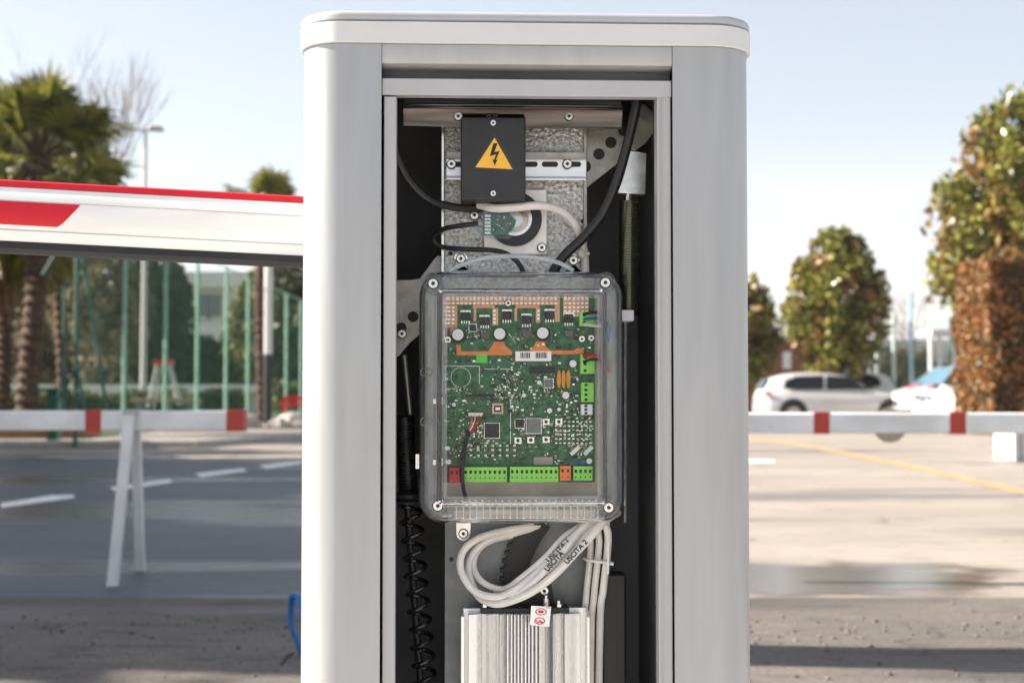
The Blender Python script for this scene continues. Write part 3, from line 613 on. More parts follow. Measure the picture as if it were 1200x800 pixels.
# ================================================================== TRANSPARENT CONTROL BOX
cb = T('control_box', 'transparent plastic enclosure with a green circuit board inside, at the middle of the cabinet', 'control box', 611, 612, .09)
D0, D1 = .030, .118
A = loc(491.5, 318, .06); Z = loc(730, 612, .06)
def rz(o, d, r=.030, n=8):
    x0, x1, z0, z1 = A.x - o, Z.x + o, Z.z - o, A.z + o; r = max(.002, r + o); P = []
    for cx_, cz_, a0 in ((x1 - r, z1 - r, 0), (x0 + r, z1 - r, 90), (x0 + r, z0 + r, 180), (x1 - r, z0 + r, 270)):
        for i in range(n + 1):
            a = R(a0 + 90 * i / n); P.append((cx_ + r * math.cos(a), d, cz_ + r * math.sin(a)))
    return P
RG = [(0, D1), (0, .060), (-.0012, .054), (-.0035, .0495), (-.007, .0470), (-.019, .0455), (-.0225, .0435), (-.0245, .039), (-.0258, .034), (-.0275, .0312), (-.031, .0300), (-.034, .0298),
      (-.034, .0325), (-.0305, .0335), (-.0288, .038), (-.0265, .0455), (-.022, .0490), (-.010, .0500), (-.0062, .053), (-.0042, .060), (-.0038, D1)]
m = B(); m.loft([rz(o, d) for o, d in reversed(RG + RG[:1])], caps=(False, False))
lid = m.build('cover_frame', M_glassrim, cb, smooth=50)
m = B(); m.prism(list(reversed(rz(-.0336, .0302))), (0, .002, 0)); win = m.build('window', M_clear, cb, smooth=50)
m = B(); m.tube(spline([loc(*p) for p in ((527, 317, .06), (545, 309, .058), (570, 302, .056), (597, 300, .056), (628, 302, .056), (655, 308, .058), (672, 317, .06))], 8), .0026, 10); m.build('handle', clear_mat('clear_handle', milk=.3, edge=.6), cb)
B().prism(rz(-.006, .112), (0, .006, 0)).build('back_plate', M_boxback, cb)
m = B(); m.loft([rz(-.0055, .112), rz(-.0055, .066), rz(-.009, .064), rz(-.016, .075), rz(-.020, .112)], caps=(False, False)); m.build('added_tub_wall', mat('tub_grey', (.50, .51, .52), .25, 0, .25, 30, col2=(.72, .70, .68), stretch=(6, 6, .8)), cb, smooth=50)  # light wall added behind the clear rim to brighten it with streaks
for px, py in ((507.5, 332), (709.5, 331), (513, 592.5), (713.5, 594.5)):
    c = loc(px, py, .05); m = B(); m.cyl(Vector((c.x, .0465, c.z)), Vector((c.x, .11, c.z)), .0125, n=24); bo = m.build('screw_boss', clear_mat('boss_plastic', milk=.04, edge=.35) if 'boss_plastic' not in bpy.data.materials else bpy.data.materials['boss_plastic'], cb, smooth=40)
    B().screw(px, py, 6.0, .044, .006).build('screw', M_steel, bo)
for px, py in ((500, 436), (500, 494)):
    m = B(); 
    for q in (-4, 3): m.tube(spline([loc(px + q + 3.2 * math.cos(R(t)), py + 4.2 * math.sin(R(t)), .047) for t in range(0, 361, 40)], 3), .0008, 6)
    m.build('clip', M_plate, cb)
for px, py in ((513, 470), (513, 541.5)):
    m = B(); m.pcyl(px, py, 4.6, .070, .084); m.pbox(502, py - 3, 511, py + 3, .078, .084); b_ = m.build('bracket', M_steel, cb); B().pcyl(px, py, 2, .0685, .0705).build('bracket_hole', M_ink, b_)
m = B(); m.pbox(487, 532, 491, 549, .075, .09); m.build('latch', M_steel, cb)
# gland strip with ribs at the foot of the box
m = B(); m.pbox(530, 596, 700, 612, .060, .10); m.build('gland_strip', mat('gland_strip_grey', (.55, .47, .40), .3, .2, .3, 40), cb, bevel=.003)
m = B(); m.pbox(528, 586, 700, 596.5, .066, .100); m.build('gland_recess', M_ink, cb)
m = B()
for i in range(22):
    px = 532 + i * 7.9; m.prism([loc(px, 587, .0585), loc(px + 1.3, 587, .0585), loc(px + 3.8, 596.8, .0585), loc(px + 2.5, 596.8, .0585)], (0, .004, 0)); m.pbox(px + 2.4, 597, px + 3.6, 611, .0575, .0605)
m.build('ribs', M_label, cb)
# circuit board
PD = .082
m = B(); m.pbox(518, 347.5, 697, 565, PD, PD + .0016); pcb = m.build('circuit_board', M_pcb, cb)
def on(name, mm, *rects, d=.003, base=PD, bevel=0):
    m = B()
    for r in rects: m.pbox(*r, base - d, base - .0001)
    return m.build(name, mm, pcb, bevel=bevel)
# copper fields
for r in ((518.5, 348.5, 656, 357), (518.5, 357.3, 536, 384), (660, 348.5, 690, 371), (554, 357.3, 580, 361), (604, 357.3, 632, 361)): on('copper_field', M_copperlight, r, d=.0003)
for r in ((577, 361, 584, 381), (555, 361, 558, 376), (603, 361, 606, 376), (628, 361, 633, 378), (650, 357.3, 656, 377), (528, 384.2, 537, 393)): on('copper_field', M_copperlight, r, d=.0003)
m = B()
def pads(x0, y0, x1, y1, sx=5.0, sy=4.6):
    y = y0 + 2.2
    while y < y1 - 1:
        x = x0 + 2.6
        while x < x1 - 1: m.pbox(x - 1.5, y - 1.1, x + 1.5, y + 1.1, PD - .0008, PD - .00035); x += sx
        y += sy
pads(518.5, 348.5, 656, 357); pads(518.5, 358, 536, 384); pads(660, 348.5, 690, 371); pads(577, 362, 584, 380); pads(628, 362, 633.5, 378)
m.build('solder_pads', M_tin, pcb)
for r in ((535, 411.6, 600, 416), (535, 404, 540, 411.5), (646, 410.5, 671.9, 415)): on('copper_trace', M_copper, r, d=.0005)
for P_ in ([(579, 400), (590, 400), (592, 405), (600, 411.5), (572, 411.5), (577, 405)], [(628, 400), (638, 400), (640, 406), (646, 411.5), (620, 411.5), (626, 406)], [(672, 411), (676, 408), (684, 408), (684, 414), (672, 415)]): m = B(); m.pprism(P_, PD - .0006, PD - .0001); m.build('copper_trace', M_copper, pcb)
# power transistors
for px, py in ((545.5, 370), (568, 375.5), (594, 369), (617, 374), (644, 368.5), (666.5, 372.5)):
    on('transistor_tab', M_tin, (px - 6, py - 6.5, px + 6, py - 4), d=.0022)
    m = B(); m.pbox(px - 5.2, py - 4.5, px + 5.2, py + 5.5, PD - .0042, PD - .0001); m.build('transistor', M_chip, pcb, bevel=.0004)
    m = B()
    for k in range(4): m.pbox(px - 5 + k * 2.9, py + 5.6, px - 3.7 + k * 2.9, py + 9, PD - .0012, PD - .0002)
    m.build('transistor_pins', M_tin, pcb)
for px, py in ((536.5, 392), (585.5, 391), (636, 390)):
    m = B(); m.pcyl(px + .8, py + .8, 8.4, PD - .008, PD, n=28); m.build('capacitor_can', M_chip, pcb, bevel=.0008)
    m = B(); m.pcyl(px, py, 6.6, PD - .0088, PD - .0081, n=28); m.build('capacitor_top', M_silver, pcb)
for px, py in ((569, 393), (617, 391), (667, 391)): on('inductor', mat('inductor_brown', (.11, .09, .08), .4), (px - 5, py - 4, px + 5, py + 4), d=.005, bevel=.0004)
# stickers
on('barcode_label', M_label, (604, 411.5, 646, 423), d=.0009)
m = B(); random.seed(12); x = 610
while x < 641:
    wv = random.choice((.5, .8, 1.2)); 
    if not 621 < x < 627: m.pbox(x, 413, x + wv, 419.5, PD - .0014, PD - .0010)
    x += wv + random.choice((.5, .8))
m.build('barcode', M_ink, pcb)
on('green_sticker', mat('sticker_green', (.08, .60, .06), .4), (558, 415.5, 571, 425), d=.0006)
# terminal blocks
def terminals(x0, x1, y0, y1, n, mm, horizontal=True, name='terminal_block'):
    m = B(); m.pbox(x0, y0, x1, y1, PD - .012, PD); t = m.build(name, mm, pcb, bevel=.0006)
    h = B()
    for k in range(n):
        if horizontal:
            c = x0 + (x1 - x0) * (k + .5) / n; h.pbox(c - 1.4, y0 + 4.0, c + 1.4, y0 + 7.8, PD - .0124, PD - .0119); h.pbox(c - .6, y0 + 11.8, c + .5, y0 + 13.8, PD - .0124, PD - .0119)
        else:
            c = y0 + (y1 - y0) * (k + .5) / n; h.pbox(x0 + 4, c - 1.4, x0 + 7.4, c + 1.4, PD - .0124, PD - .0119)
    h.build(name + '_openings', M_ink, pcb); return t
terminals(543, 594, 547, 565, 9, M_term); terminals(597.5, 654.5, 546.5, 565, 10, M_term); terminals(656, 669, 545.5, 563, 2, M_orange); terminals(672, 694.5, 546, 563, 4, M_term); terminals(526.5, 538.5, 547.5, 565, 2, M_red)
terminals(679, 697, 365, 382, 2, M_term, False); terminals(680, 697, 415, 438, 3, M_term, False); terminals(681, 696, 448, 471, 4, M_term, False)
terminals(681, 694.5, 473.5, 486, 3, M_label, False, 'white_connector')
# integrated circuits and connectors
for px, py, s, mm in ((576.5, 504.5, 8.5, M_chip), (625.5, 499, 8.5, M_chipgrey), (609, 496, 5, M_chip), (554, 384, 4, M_chip), (643, 449, 5.0, M_chipgrey)):
    on('chip_pins', M_tin, (px - s - .7, py - s - .7, px + s + .7, py + s + .7), d=.0006)
    on('chip', mm, (px - s, py - s, px + s, py + s), d=.003, bevel=.0004)
on('usb_connector', mat('usb_shell', (.55, .38, .34), .35, .3), (576.5, 472, 590, 485), d=.009, bevel=.0008)
on('usb_opening', M_ink, (579, 475, 587.5, 482.5), d=.0094); on('usb_tongue', M_label, (580.6, 477, 586, 480.5), d=.0098)
on('pin_header', M_label, (549, 483.5, 566, 487.5), d=.006); on('pin_header', M_ink, (621, 430, 650, 437), d=.006)
on('pin_header', M_ink, (545, 462, 577, 465), d=.005); on('display_module', mat('module_brown', (.28, .25, .23), .3, .1), (625, 535, 648, 545), d=.004, bevel=.0005)
for px in (655, 660.5, 666): 
    m = B(); c = loc(px, 444, PD - .011); pts = [c + Vector((.0028 * math.cos(R(t)), 0, .0115 * math.sin(R(t)))) for t in range(0, 360, 20)]; m.prism(pts, (0, .004, 0)); m.build('varistor', M_yellowdisc, pcb, bevel=.001)
for px, py, r in ((671.5, 426, 4.2), (643.5, 451, 0), (632, 448, 2.5), (663, 463, 4.2), (644, 481, 3), (655, 479.5, 2.2), (614, 463, 2.4), (532, 474, 2.3), (525, 525, 2.5), (526, 541, 2.8), (690.5, 540, 3.4)):
    if r:
        m = B(); m.pcyl(px, py, r + .6, PD - .005, PD); m.build('capacitor_can', M_chip, pcb); m = B(); m.pcyl(px, py, r, PD - .0056, PD - .0051); m.build('capacitor_top', M_silver, pcb)
for px, py in ((607, 516), (622, 515.5), (640, 515), (640, 494), (655, 494)):
    on('push_button', M_tin, (px - 4, py - 3.6, px + 4, py + 3.6), d=.003); m = B(); m.pcyl(px, py, 2, PD - .0045, PD - .003); m.build('button_cap', M_ink, pcb)
for a, b in (((669, 532), (679, 523)), ((685, 532), (694, 523))):
    p, q = loc(*a, PD - .004), loc(*b, PD - .004); m = B(); m.tube([p, q], .0028, 8); m.build('crystal', M_label, pcb)
for r in ((668, 541, 677, 545), (679, 540, 687, 544)): on('dip_switch', M_blue, r, d=.004)
for px, py in ((595.5, 355), (525, 398), (682, 397), (693, 396)):
    B().screw(px, py, 3.9, PD - .003, .003).build('board_screw', M_steel, pcb)
# the many tiny soldered parts
random.seed(21)
avoid = [(518, 347, 656, 358), (518, 347, 537, 385), (660, 347, 697, 383), (540, 362, 675, 381), (526, 382, 546, 402), (576, 381, 595, 402), (627, 380, 646, 401), (604, 409, 684, 425), (535, 403, 605, 418),
         (520, 545, 697, 566), (566, 494, 588, 515), (616, 489, 636, 509), (575, 470, 592, 487), (679, 413, 698, 488), (650, 430, 669, 458), (548, 482, 568, 489), (557, 414, 573, 427), (622, 428, 651, 438), (540, 425, 560, 455), (528, 425, 556, 452)]
groups = {'ceramic_parts': (mat('ceramic_tan', (.40, .30, .22), .4), []), 'silver_parts': (mat('solder_grey', (.55, .55, .52), .3, .5, .15, 300), []), 'black_parts': (M_chip, []), 'light_parts': (M_tin, [])}
cnt = 0
clusters = [(random.uniform(525, 690), random.uniform(384, 540)) for _ in range(34)]
while cnt < 1150:
    if random.random() < .6: c = random.choice(clusters); px, py = c[0] + random.gauss(0, 7), c[1] + random.gauss(0, 6)
    else: px, py = random.uniform(521, 694), random.uniform(384, 543)
    if not (520 < px < 695 and 383 < py < 544) or any(a < px < c and b < py < d for a, b, c, d in avoid): continue
    k = random.choices(list(groups), (2, 4, 5, 2))[0]; s = random.choice(((1.1, .7), (.7, 1.1), (.6, .5), (1.6, 1.0), (.45, .45), (.5, .4)))
    if k == 'black_parts' and random.random() < .2: s = (s[0] * 2, s[1] * 1.8)
    groups[k][1].append((px - s[0], py - s[1], px + s[0], py + s[1])); cnt += 1
for y0, x0, x1 in ((527, 552, 604), (533.5, 552, 604), (522, 552, 610)):
    x = x0
    while x < x1: groups['silver_parts'][1].append((x - 1.5, y0 - 1.2, x + 1.5, y0 + 1.2)); groups['black_parts'][1].append((x + 1.8, y0 - 1.4, x + 3.6, y0 + 1.4)); x += 8.5
for x in range(652, 696, 5):
    for y in range(494, 520, 5): groups['light_parts' if (x + y) % 3 else 'silver_parts'][1].append((x - 1.4, y - .8, x + 1.2, y + .7))
for k, (mm, rs) in groups.items():
    o = on(k, mm, *rs, d=.0014); o['kind'] = 'stuff'
# silkscreen lines
m = B()
for r in ((523, 428.5, 562, 429.2), (523, 428.5, 523.7, 462), (561.5, 428.5, 562.1, 450), (564, 432, 600, 432.6), (598, 470, 598.6, 520), (640, 505, 668, 505.5), (523, 455, 545, 455.5)): m.pbox(*r, PD - .0003, PD - .0001)
c = loc(540, 442, PD); m.ring(c, .0118, .0123, PD - .0004, PD - .0001)
m.build('silkscreen', M_label, pcb)
# wires inside the box
def inner(pts, r, mm, name='wire'): 
    m = B(); m.tube(spline([loc(*p) for p in pts], 6), r, 8); m.build(name, mm, cb)
inner([(684, 368, .07), (697, 366, .06), (708, 370, .06), (714, 384, .07), (716, 420, .09)], .0019, M_rubber)
inner([(684, 374, .07), (700, 373, .06), (711, 378, .065), (714, 400, .075), (709, 415, .085), (703, 420, .09)], .0019, M_blue)
inner([(684, 380, .07), (700, 382, .065), (712, 382, .07), (719, 388, .08), (720, 470, .10), (716, 560, .10), (706, 590, .105)], .0019, M_cablegrey)
inner([(684, 417, .07), (694, 416, .06), (706, 421, .062), (714, 432, .07), (718, 450, .09)], .0021, M_redsheath)
inner([(684, 424, .07), (694, 421, .064), (708, 424, .07), (716, 440, .09)], .0018, M_rubber)
inner([(716, 334, .09), (717, 400, .09), (718, 480, .09), (717, 580, .09)], .0026, mat('warm_white_sheath', (.72, .60, .52), .4))
for q in (0, 1.6, 3.2, 4.6): inner([(552 + q * 3, 486, .073), (553 + q * 1.8, 494, .066), (548 + q, 507, .068)], .0006, (M_orange, M_label, M_redsheath, M_yellowdisc)[int(q / 1.6)], 'thin_wire')
inner([(549, 505, .066), (545, 522, .062), (542, 548, .06), (543, 572, .066), (550, 592, .085)], .0024, M_rubber)

# ================================================================== BARRIER ARM
E0 = Vector((-.6965, 1.935, .0155)); E1 = Vector((-.2925, 1.99, 0)); ad = (E1 - E0).normalized(); an = Vector((ad.y, -ad.x, 0)).normalized()   # an: towards the camera
arm = empty('boom_barrier', (E1.x - .02, E1.y, 1.12), 'long white barrier arm with red top edge and red band, reaching left from the cabinet', 'barrier arm')
zt, zb2 = 1.1745, 1.0750
def armpart(name, mm, prof, s0=-3.0, s1=.11, parent=None, smooth=40):
    m = MB(); m.prism([E1 + ad * s0 + an * n_ + Vector((0, 0, z_)) for n_, z_ in prof], ad * (s1 - s0)); return m.build(name, mm, parent or arm, smooth=smooth)
M_armw = mat('arm_white', (.82, .805, .79), .30, 0, .07, 9, coat=.3, stretch=(.6, .6, 5), detail=10); M_armr = mat('arm_red', (.60, .008, .02), .35, 0, .05, 20)
half = [(.012, zt - .0105), (.020, zt - .020), (.026, zt - .033), (.0295, zt - .045), (.030, zt - .056), (.028, zt - .068), (.023, zt - .078), (.018, zt - .0842)]
armpart('profile', M_armw, half + [(-a, z) for a, z in reversed(half)])
armpart('red_edge', M_armr, [(.0125, zt - .0100), (.011, zt - .002), (.008, zt), (-.008, zt), (-.011, zt - .002), (-.0125, zt - .0100)])
armpart('rubber_edge', M_rubber, [(.018, zt - .0846), (.019, zt - .0940), (.014, zb2), (-.014, zb2), (-.019, zt - .0940), (-.018, zt - .0846)])
for zz, nn in ((zt - .030, .0249), (zt - .070, .0277)): armpart('seam', mat('seam_grey', (.35, .34, .33), .5), [(nn - .001, zz), (nn + .0004, zz + .0002), (nn + .0004, zz - .0004), (nn - .001, zz - .0006)])
def band(sa, sb):
    m = MB(); K = [(.0255, zt - .0312), (.0285, zt - .040), (.0301, zt - .047), (.0305, zt - .054), (.0302, zt - .060), (.0296, zt - .0635)]
    vs = []
    for i, (n_, z_) in enumerate(K):
        t = i / (len(K) - 1)
        for s_ in (sa - .030 * t, sb - .030 * t):
            for o_ in (.0001, -.0018): vs.append(E1 + ad * s_ + an * (n_ + .0004 + o_) + Vector((0, 0, z_)))
    q = len(K); fs = []
    for i in range(q - 1):
        a = i * 4; fs += [(a, a + 2, a + 6, a + 4), (a + 1, a + 5, a + 7, a + 3), (a, a + 4, a + 5, a + 1), (a + 2, a + 3, a + 7, a + 6)]
    fs += [(0, 1, 3, 2), ((q - 1) * 4, (q - 1) * 4 + 2, (q - 1) * 4 + 3, (q - 1) * 4 + 1)]
    m.add(vs, fs); m.build('red_band', M_armr, arm, smooth=40)
sA = -(E1 - Vector((-.590, 1.95, .0115))).length
for k in range(3): band(sA - .40 - k * .9, sA - k * .9)

# ================================================================== BACKGROUND
# --- two white booms across the road
M_boomw = mat('boom_white_paint', (.76, .77, .775), .5, 0, .12, 7, .1, 40, col2=(.86, .87, .87), detail=10)
M_boomr = mat('boom_red_paint', (.46, .045, .03), .5, 0, .1, 9)
def P3(px, py, Y): return atY(px, py, Y)
def boom(label, xa, xb, ztop, zbot, Y, reds, postx, slope=0.0, name='white_boom'):
    t = empty(name, ((xa + xb) / 2, Y, 0), label, 'barrier boom', 'white booms across the road')
    m = MB(); hd = .045
    m.prism([(xa, Y - hd, zbot), (xa, Y + hd, zbot), (xa, Y + hd, ztop), (xa, Y - hd, ztop)], (xb - xa, slope * (xb - xa), 0)); m.build('beam', M_boomw, t, bevel=.008)
    for a, b in reds:
        m = MB(); e = .003; ya = Y + slope * (a - xa)
        m.prism([(a, ya - hd - e, zbot - e), (a, ya + hd + e, zbot - e), (a, ya + hd + e, ztop + e), (a, ya - hd - e, ztop + e)], (b - a, slope * (b - a), 0)); m.build('red_band', M_boomr, t)
    m = MB(); yp = Y + slope * (postx - xa) + .12; m.box(postx - .08, yp - .06, 0, postx + .08, yp + .06, ztop + .12); m.build('post', M_boomw, t, bevel=.01)
    m = MB(); m.box(postx - .16, yp - .14, 0, postx + .16, yp + .14, .02); m.build('base_plate', M_frame, t); return t
YB = 6.75
X = lambda px, Y=YB: (px - 600) / F * Y
zt_, zb_ = P3(200, 481, YB).z, P3(200, 504.5, YB).z
boom('white wooden boom with red bands, left of the cabinet, its red tip free', -4.6, X(287), zt_, zb_, YB, [(X(268), X(287) + .003), (X(104), X(122)), (X(-60), X(-42)), (X(-222), X(-204)), (X(-380), X(-362))], -4.4)
YC = 6.9
boom('white wooden boom with two red bands in view, right of the cabinet', X(640, YC), 4.6, P3(1000, 483.2, YC).z, P3(1000, 507, YC).z, YC, [(X(949, YC), X(967, YC)), (X(1105, YC), X(1123, YC)), (X(1262, YC), X(1280, YC)), (X(790, YC), X(808, YC))], 4.4, -.03)
# support legs
lg = empty('support_trestle', (X(152), YB, 0), 'white two legged wooden trestle holding up the left boom', 'trestle')
def leg(pa, Ya, pb, w_):
    a = P3(*pa, Ya); g = ground(*pb); m = MB(); s = Vector((w_ / 2, 0, 0)); d = Vector((0, .022, 0))
    m.loft([[g - s - d, g + s - d, g + s + d, g - s + d], [a - s - d, a + s - d, a + s + d, a - s + d]]); m.build('leg', M_boomw, lg, bevel=.004)
leg((152.5, 480, ), YB - .085, (131.5, 687), .047); leg((158.5, 482), YB + .085, (164.5, 669), .043)
m = MB(); a = P3(155, 483, YB - .05); m.box(a.x - .03, YB - .11, a.z - .01, a.x + .03, YB - .052, a.z + .012); m.build('bracket', M_frame, lg)
# round plate behind the right boom
m = MB(); c = P3(1043, 498, YC + .07); m.cyl(c, c + Vector((0, .006, 0)), 20.5 / F * YC, n=36)
tag(m.build('round_sign', mat('plate_back', (.42, .36, .32), .5, .3, .1, 9)), 'round plate seen from behind, hanging at the right boom', 'round sign')
# blue hose at the cabinet foot
m = MB(); g = ground(352, 769); a = [g + Vector((0.01, 0, -.02)), P3(349, 752, g.y), P3(343.5, 738, g.y), P3(341, 722, g.y), P3(341.5, 704, g.y - .02), P3(344.5, 697, g.y - .05), P3(350, 702, g.y - .09), P3(356, 730, g.y - .12), ground(366, 765) + Vector((0, -.1, -.02))]
m.tube(spline(a, 8), .0105, 10); tag(m.build('blue_hose', M_blue), 'short loop of blue hose sticking out of the ground, left of the cabinet foot', 'hose')
m = MB(); random.seed(4)
m.tube(spline([ground(344, 766) + Vector((0, 0, .003)), ground(336, 772) + Vector((0, 0, .006)), ground(330, 780) + Vector((0, 0, .003))], 5), .006, 6); tag(m.build('twig', mat('twig_dark', (.04, .03, .025), .8)), 'thin dark twig on the ground under the blue hose', 'twig')
# low white concrete block on the right
cbk = empty('concrete_block', (7.4, 18.8, 0), 'low white ribbed concrete block behind the right boom, at the right edge', 'block')
xa = X(1163, 19.3); m = MB(); m.box(xa, 18.7, 0, xa + 2.2, 19.3, .50); m.build('block_body', M_cap, cbk, bevel=.03)
m = MB()
for i in range(3): m.box(xa + .05 + i * .12, 18.64, 0, xa + .11 + i * .12, 18.71, .48)
m.build('ribs', M_cap, cbk, bevel=.01)
# loose stones and grit near the joint
random.seed(31); mb = MB()
def rock(mb, c, r, sq=.6, seed=0, sub=2):
    vs = []; n = 8; mcount = 5
    for i in range(mcount + 1):
        th = math.pi * i / mcount
        for k in range(n):
            ph = 2 * math.pi * k / n; d = Vector((math.sin(th) * math.cos(ph), math.sin(th) * math.sin(ph), math.cos(th)))
            q = r * (1 + .35 * mnoise.noise(d * 1.6 + Vector((seed, seed * 2, 0))))
            vs.append(c + Vector((d.x * q, d.y * q, d.z * q * sq)))
    fs = [(i * n + k, i * n + (k + 1) % n, (i + 1) * n + (k + 1) % n, (i + 1) * n + k) for i in range(mcount) for k in range(n)]
    mb.add(vs, fs)
for i in range(380):
    y = random.uniform(4.0, 6.2); x = random.uniform(-.42 * y, .42 * y)
    if random.random() < .6: y = random.gauss(5.45, .15)
    rock(mb, Vector((x, y, .006)), random.choice((.004, .005, .007, .010)) * random.uniform(.7, 1.3), .6, i)
o = mb.build('grit', mat('grit_brown', (.10, .08, .065), .9, 0, .5, 20, island=1, col2=(.24, .20, .17)), at=(0, 5, 0)); o['kind'] = 'stuff'

# --- foliage helpers
def leafm(name, a, b, rough=.42, trans=.22, spec=.5): return mat(name, a, rough, 0, 0, 5, col2=b, island=1, trans=trans, spec=spec)
M_magn = leafm('magnolia_leaf', (.06, .08, .012), (.32, .30, .06), .22)
M_magb = leafm('magnolia_leaf_brown', (.12, .065, .018), (.32, .20, .05), .35)
M_beech = leafm('beech_leaf_dry', (.045, .050, .014), (.44, .19, .06), .45, .3)
M_ever = leafm('evergreen_leaf', (.022, .032, .012), (.07, .085, .03), .6)
M_mixed = leafm('pale_shrub_leaf', (.07, .09, .02), (.20, .20, .06), .6)
M_brownfol = leafm('winter_crown_leaf', (.09, .075, .04), (.21, .17, .09), .7)
M_palm = leafm('palm_blade', (.03, .048, .010), (.26, .25, .045), .36, .3)
M_palmdry = leafm('palm_blade_dry', (.10, .055, .02), (.24, .15, .06), .6, .2)
M_bark = mat('bark', (.09, .07, .055), .9, 0, .35, 14, .8, 30)
M_palmbark = mat('palm_fibre', (.045, .03, .022), .95, 0, .5, 10, 1.0, 30, col2=(.14, .085, .06))
M_twig = mat('bare_twig', (.16, .13, .12), .9, 0, .2, 9)
def leaf(vs, fs, c, s, asp=2.0):
    d = Vector((random.gauss(0, 1), random.gauss(0, 1), random.gauss(0, 1) + .2)).normalized(); u = d.orthogonal().normalized(); v = d.cross(u)
    a = random.uniform(0, 6.28); u, v = u * math.cos(a) + v * math.sin(a), v * math.cos(a) - u * math.sin(a)
    b = len(vs); h = s * asp * .5; w_ = s * .5; k = d * s * .12
    vs += [c - v * h, c + u * w_ + k, c + v * h, c - u * w_ + k]; fs.append((b, b + 1, b + 2, b + 3))
def crown(name, parent, m, c, rad, n, s, seed, shape='egg', clump=.30, asp=1.8, holes=.12):
    random.seed(seed); vs, fs = [], []; c = Vector(c); rx, ry, rz_ = rad; made = 0; tries = 0
    while made < n and tries < n * 30:
        tries += 1
        d = Vector((random.gauss(0, 1), random.gauss(0, 1), random.gauss(0, 1))).normalized()
        t = random.random() ** .33; z = d.z * t
        taper = 1.0
        if shape == 'egg': taper = 1.0 - .22 * max(0, z) - .10 * max(0, -z)
        if shape == 'cone': taper = (1.0 - z) * .62 + .08
        p = Vector((d.x * t * taper, d.y * t * taper, z))
        nz = mnoise.noise(Vector((p.x * 2.8, p.y * 2.8, p.z * 2.8 + seed)))
        lim = 1 + clump * mnoise.noise(Vector((d.x * 3 + seed, d.y * 3, d.z * 3.5)))
        if t > lim * .98 or nz < -holes - .05: 
            continue
        if t > .8 * lim and random.random() < .3: p *= 1.06
        leaf(vs, fs, c + Vector((p.x * rx, p.y * ry, p.z * rz_)), s * random.uniform(.7, 1.25), asp); made += 1
    mb = MB(); mb.add(vs, fs); return mb.build(name, m, parent, smooth=0)
def trunk(parent, x, y, z0, h, r, lean=(0, 0), m=None, name='trunk', rings=0, limbs=0, seed=1):
    random.seed(seed); mb = MB(); k = 12; P, rs = [], []
    for i in range(k + 1):
        t = i / k; P.append(Vector((x + lean[0] * t + .03 * math.sin(t * 7 + seed), y + lean[1] * t, z0 - .05 + (h + .05) * t))); rs.append(r * (1.25 - .25 * min(1, t * 6)) * (1 - .25 * t))
    if rings:
        P2, r2 = [], []
        for i in range(rings * 2):
            t = i / (rings * 2 - 1); P2.append(Vector((x + lean[0] * t + .05 * math.sin(t * 5 + seed), y + lean[1] * t, z0 - .05 + (h + .05) * t))); r2.append(r * (1.18 if i % 2 else .88) * random.uniform(.92, 1.08))
        P, rs = P2, r2
    mb.tube(P, rs, 10)
    for i in range(limbs):
        t = random.uniform(.55, .98); b = Vector((x + lean[0] * t, y + lean[1] * t, z0 + h * t)); a = random.uniform(0, 6.28); L = random.uniform(.5, 1) * h * .35
        mb.tube([b, b + Vector((math.cos(a) * L * .5, math.sin(a) * L * .5, L * .4)), b + Vector((math.cos(a) * L * .8, math.sin(a) * L * .8, L))], [r * .5, r * .3, r * .08], 7)
    return mb.build(name, m or M_bark, parent)
def tree(name, label, cat, x, y, z0, h, th, tr, rad, n, s, m, seed, group=None, shape='egg', clump=.3, m2=None, limbs=5, asp=1.8, holes=.12):
    t = empty(name, (x, y, z0), label, cat, group); trunk(t, x, y, z0, th, tr, limbs=limbs, seed=seed)
    c = (x, y, z0 + h - rad[2])
    crown('crown', t, m, c, rad, n, s, seed, shape, clump, asp, holes)
    if m2: crown('dry_leaves', t, m2, c, tuple(q * 1.02 for q in rad), int(n * .22), s, seed + 50, shape, clump, asp, holes)
    return t
def bare(name, label, x, y, z0, h, seed, m=None, group=None, spread=.45, lv=5, r0=None, up=.5):
    random.seed(seed); t = empty(name, (x, y, z0), label, 'tree', group); mt, mw = MB(), MB()
    def rec(p, d, L, r, k):
        q = p + d * L; mid = p + d * L * .5 + Vector((random.gauss(0, .04), random.gauss(0, .04), 0)) * L
        (mt if k >= lv - 1 else mw).tube([p, mid, q], [r, r * .85, r * .68], 6 if k > 2 else 4, cap=False)
        if k == 0: return
        for i in range(random.choice((2, 3, 3)) if k > 1 else 3):
            e = (d + Vector((random.gauss(0, spread), random.gauss(0, spread), random.gauss(0, spread * .6) + up * .3))).normalized()
            rec(p.lerp(q, random.uniform(.55, 1)), e, L * random.uniform(.62, .85), r * random.uniform(.5, .66), k - 1)
    rec(Vector((x, y, z0 - .05)), Vector((random.gauss(0, .04), 0, 1)).normalized(), h * .30, r0 or h * .013, lv)
    mt.build('trunk', m or M_twig, t); mw.build('branches', m or M_twig, t, smooth=0); return t
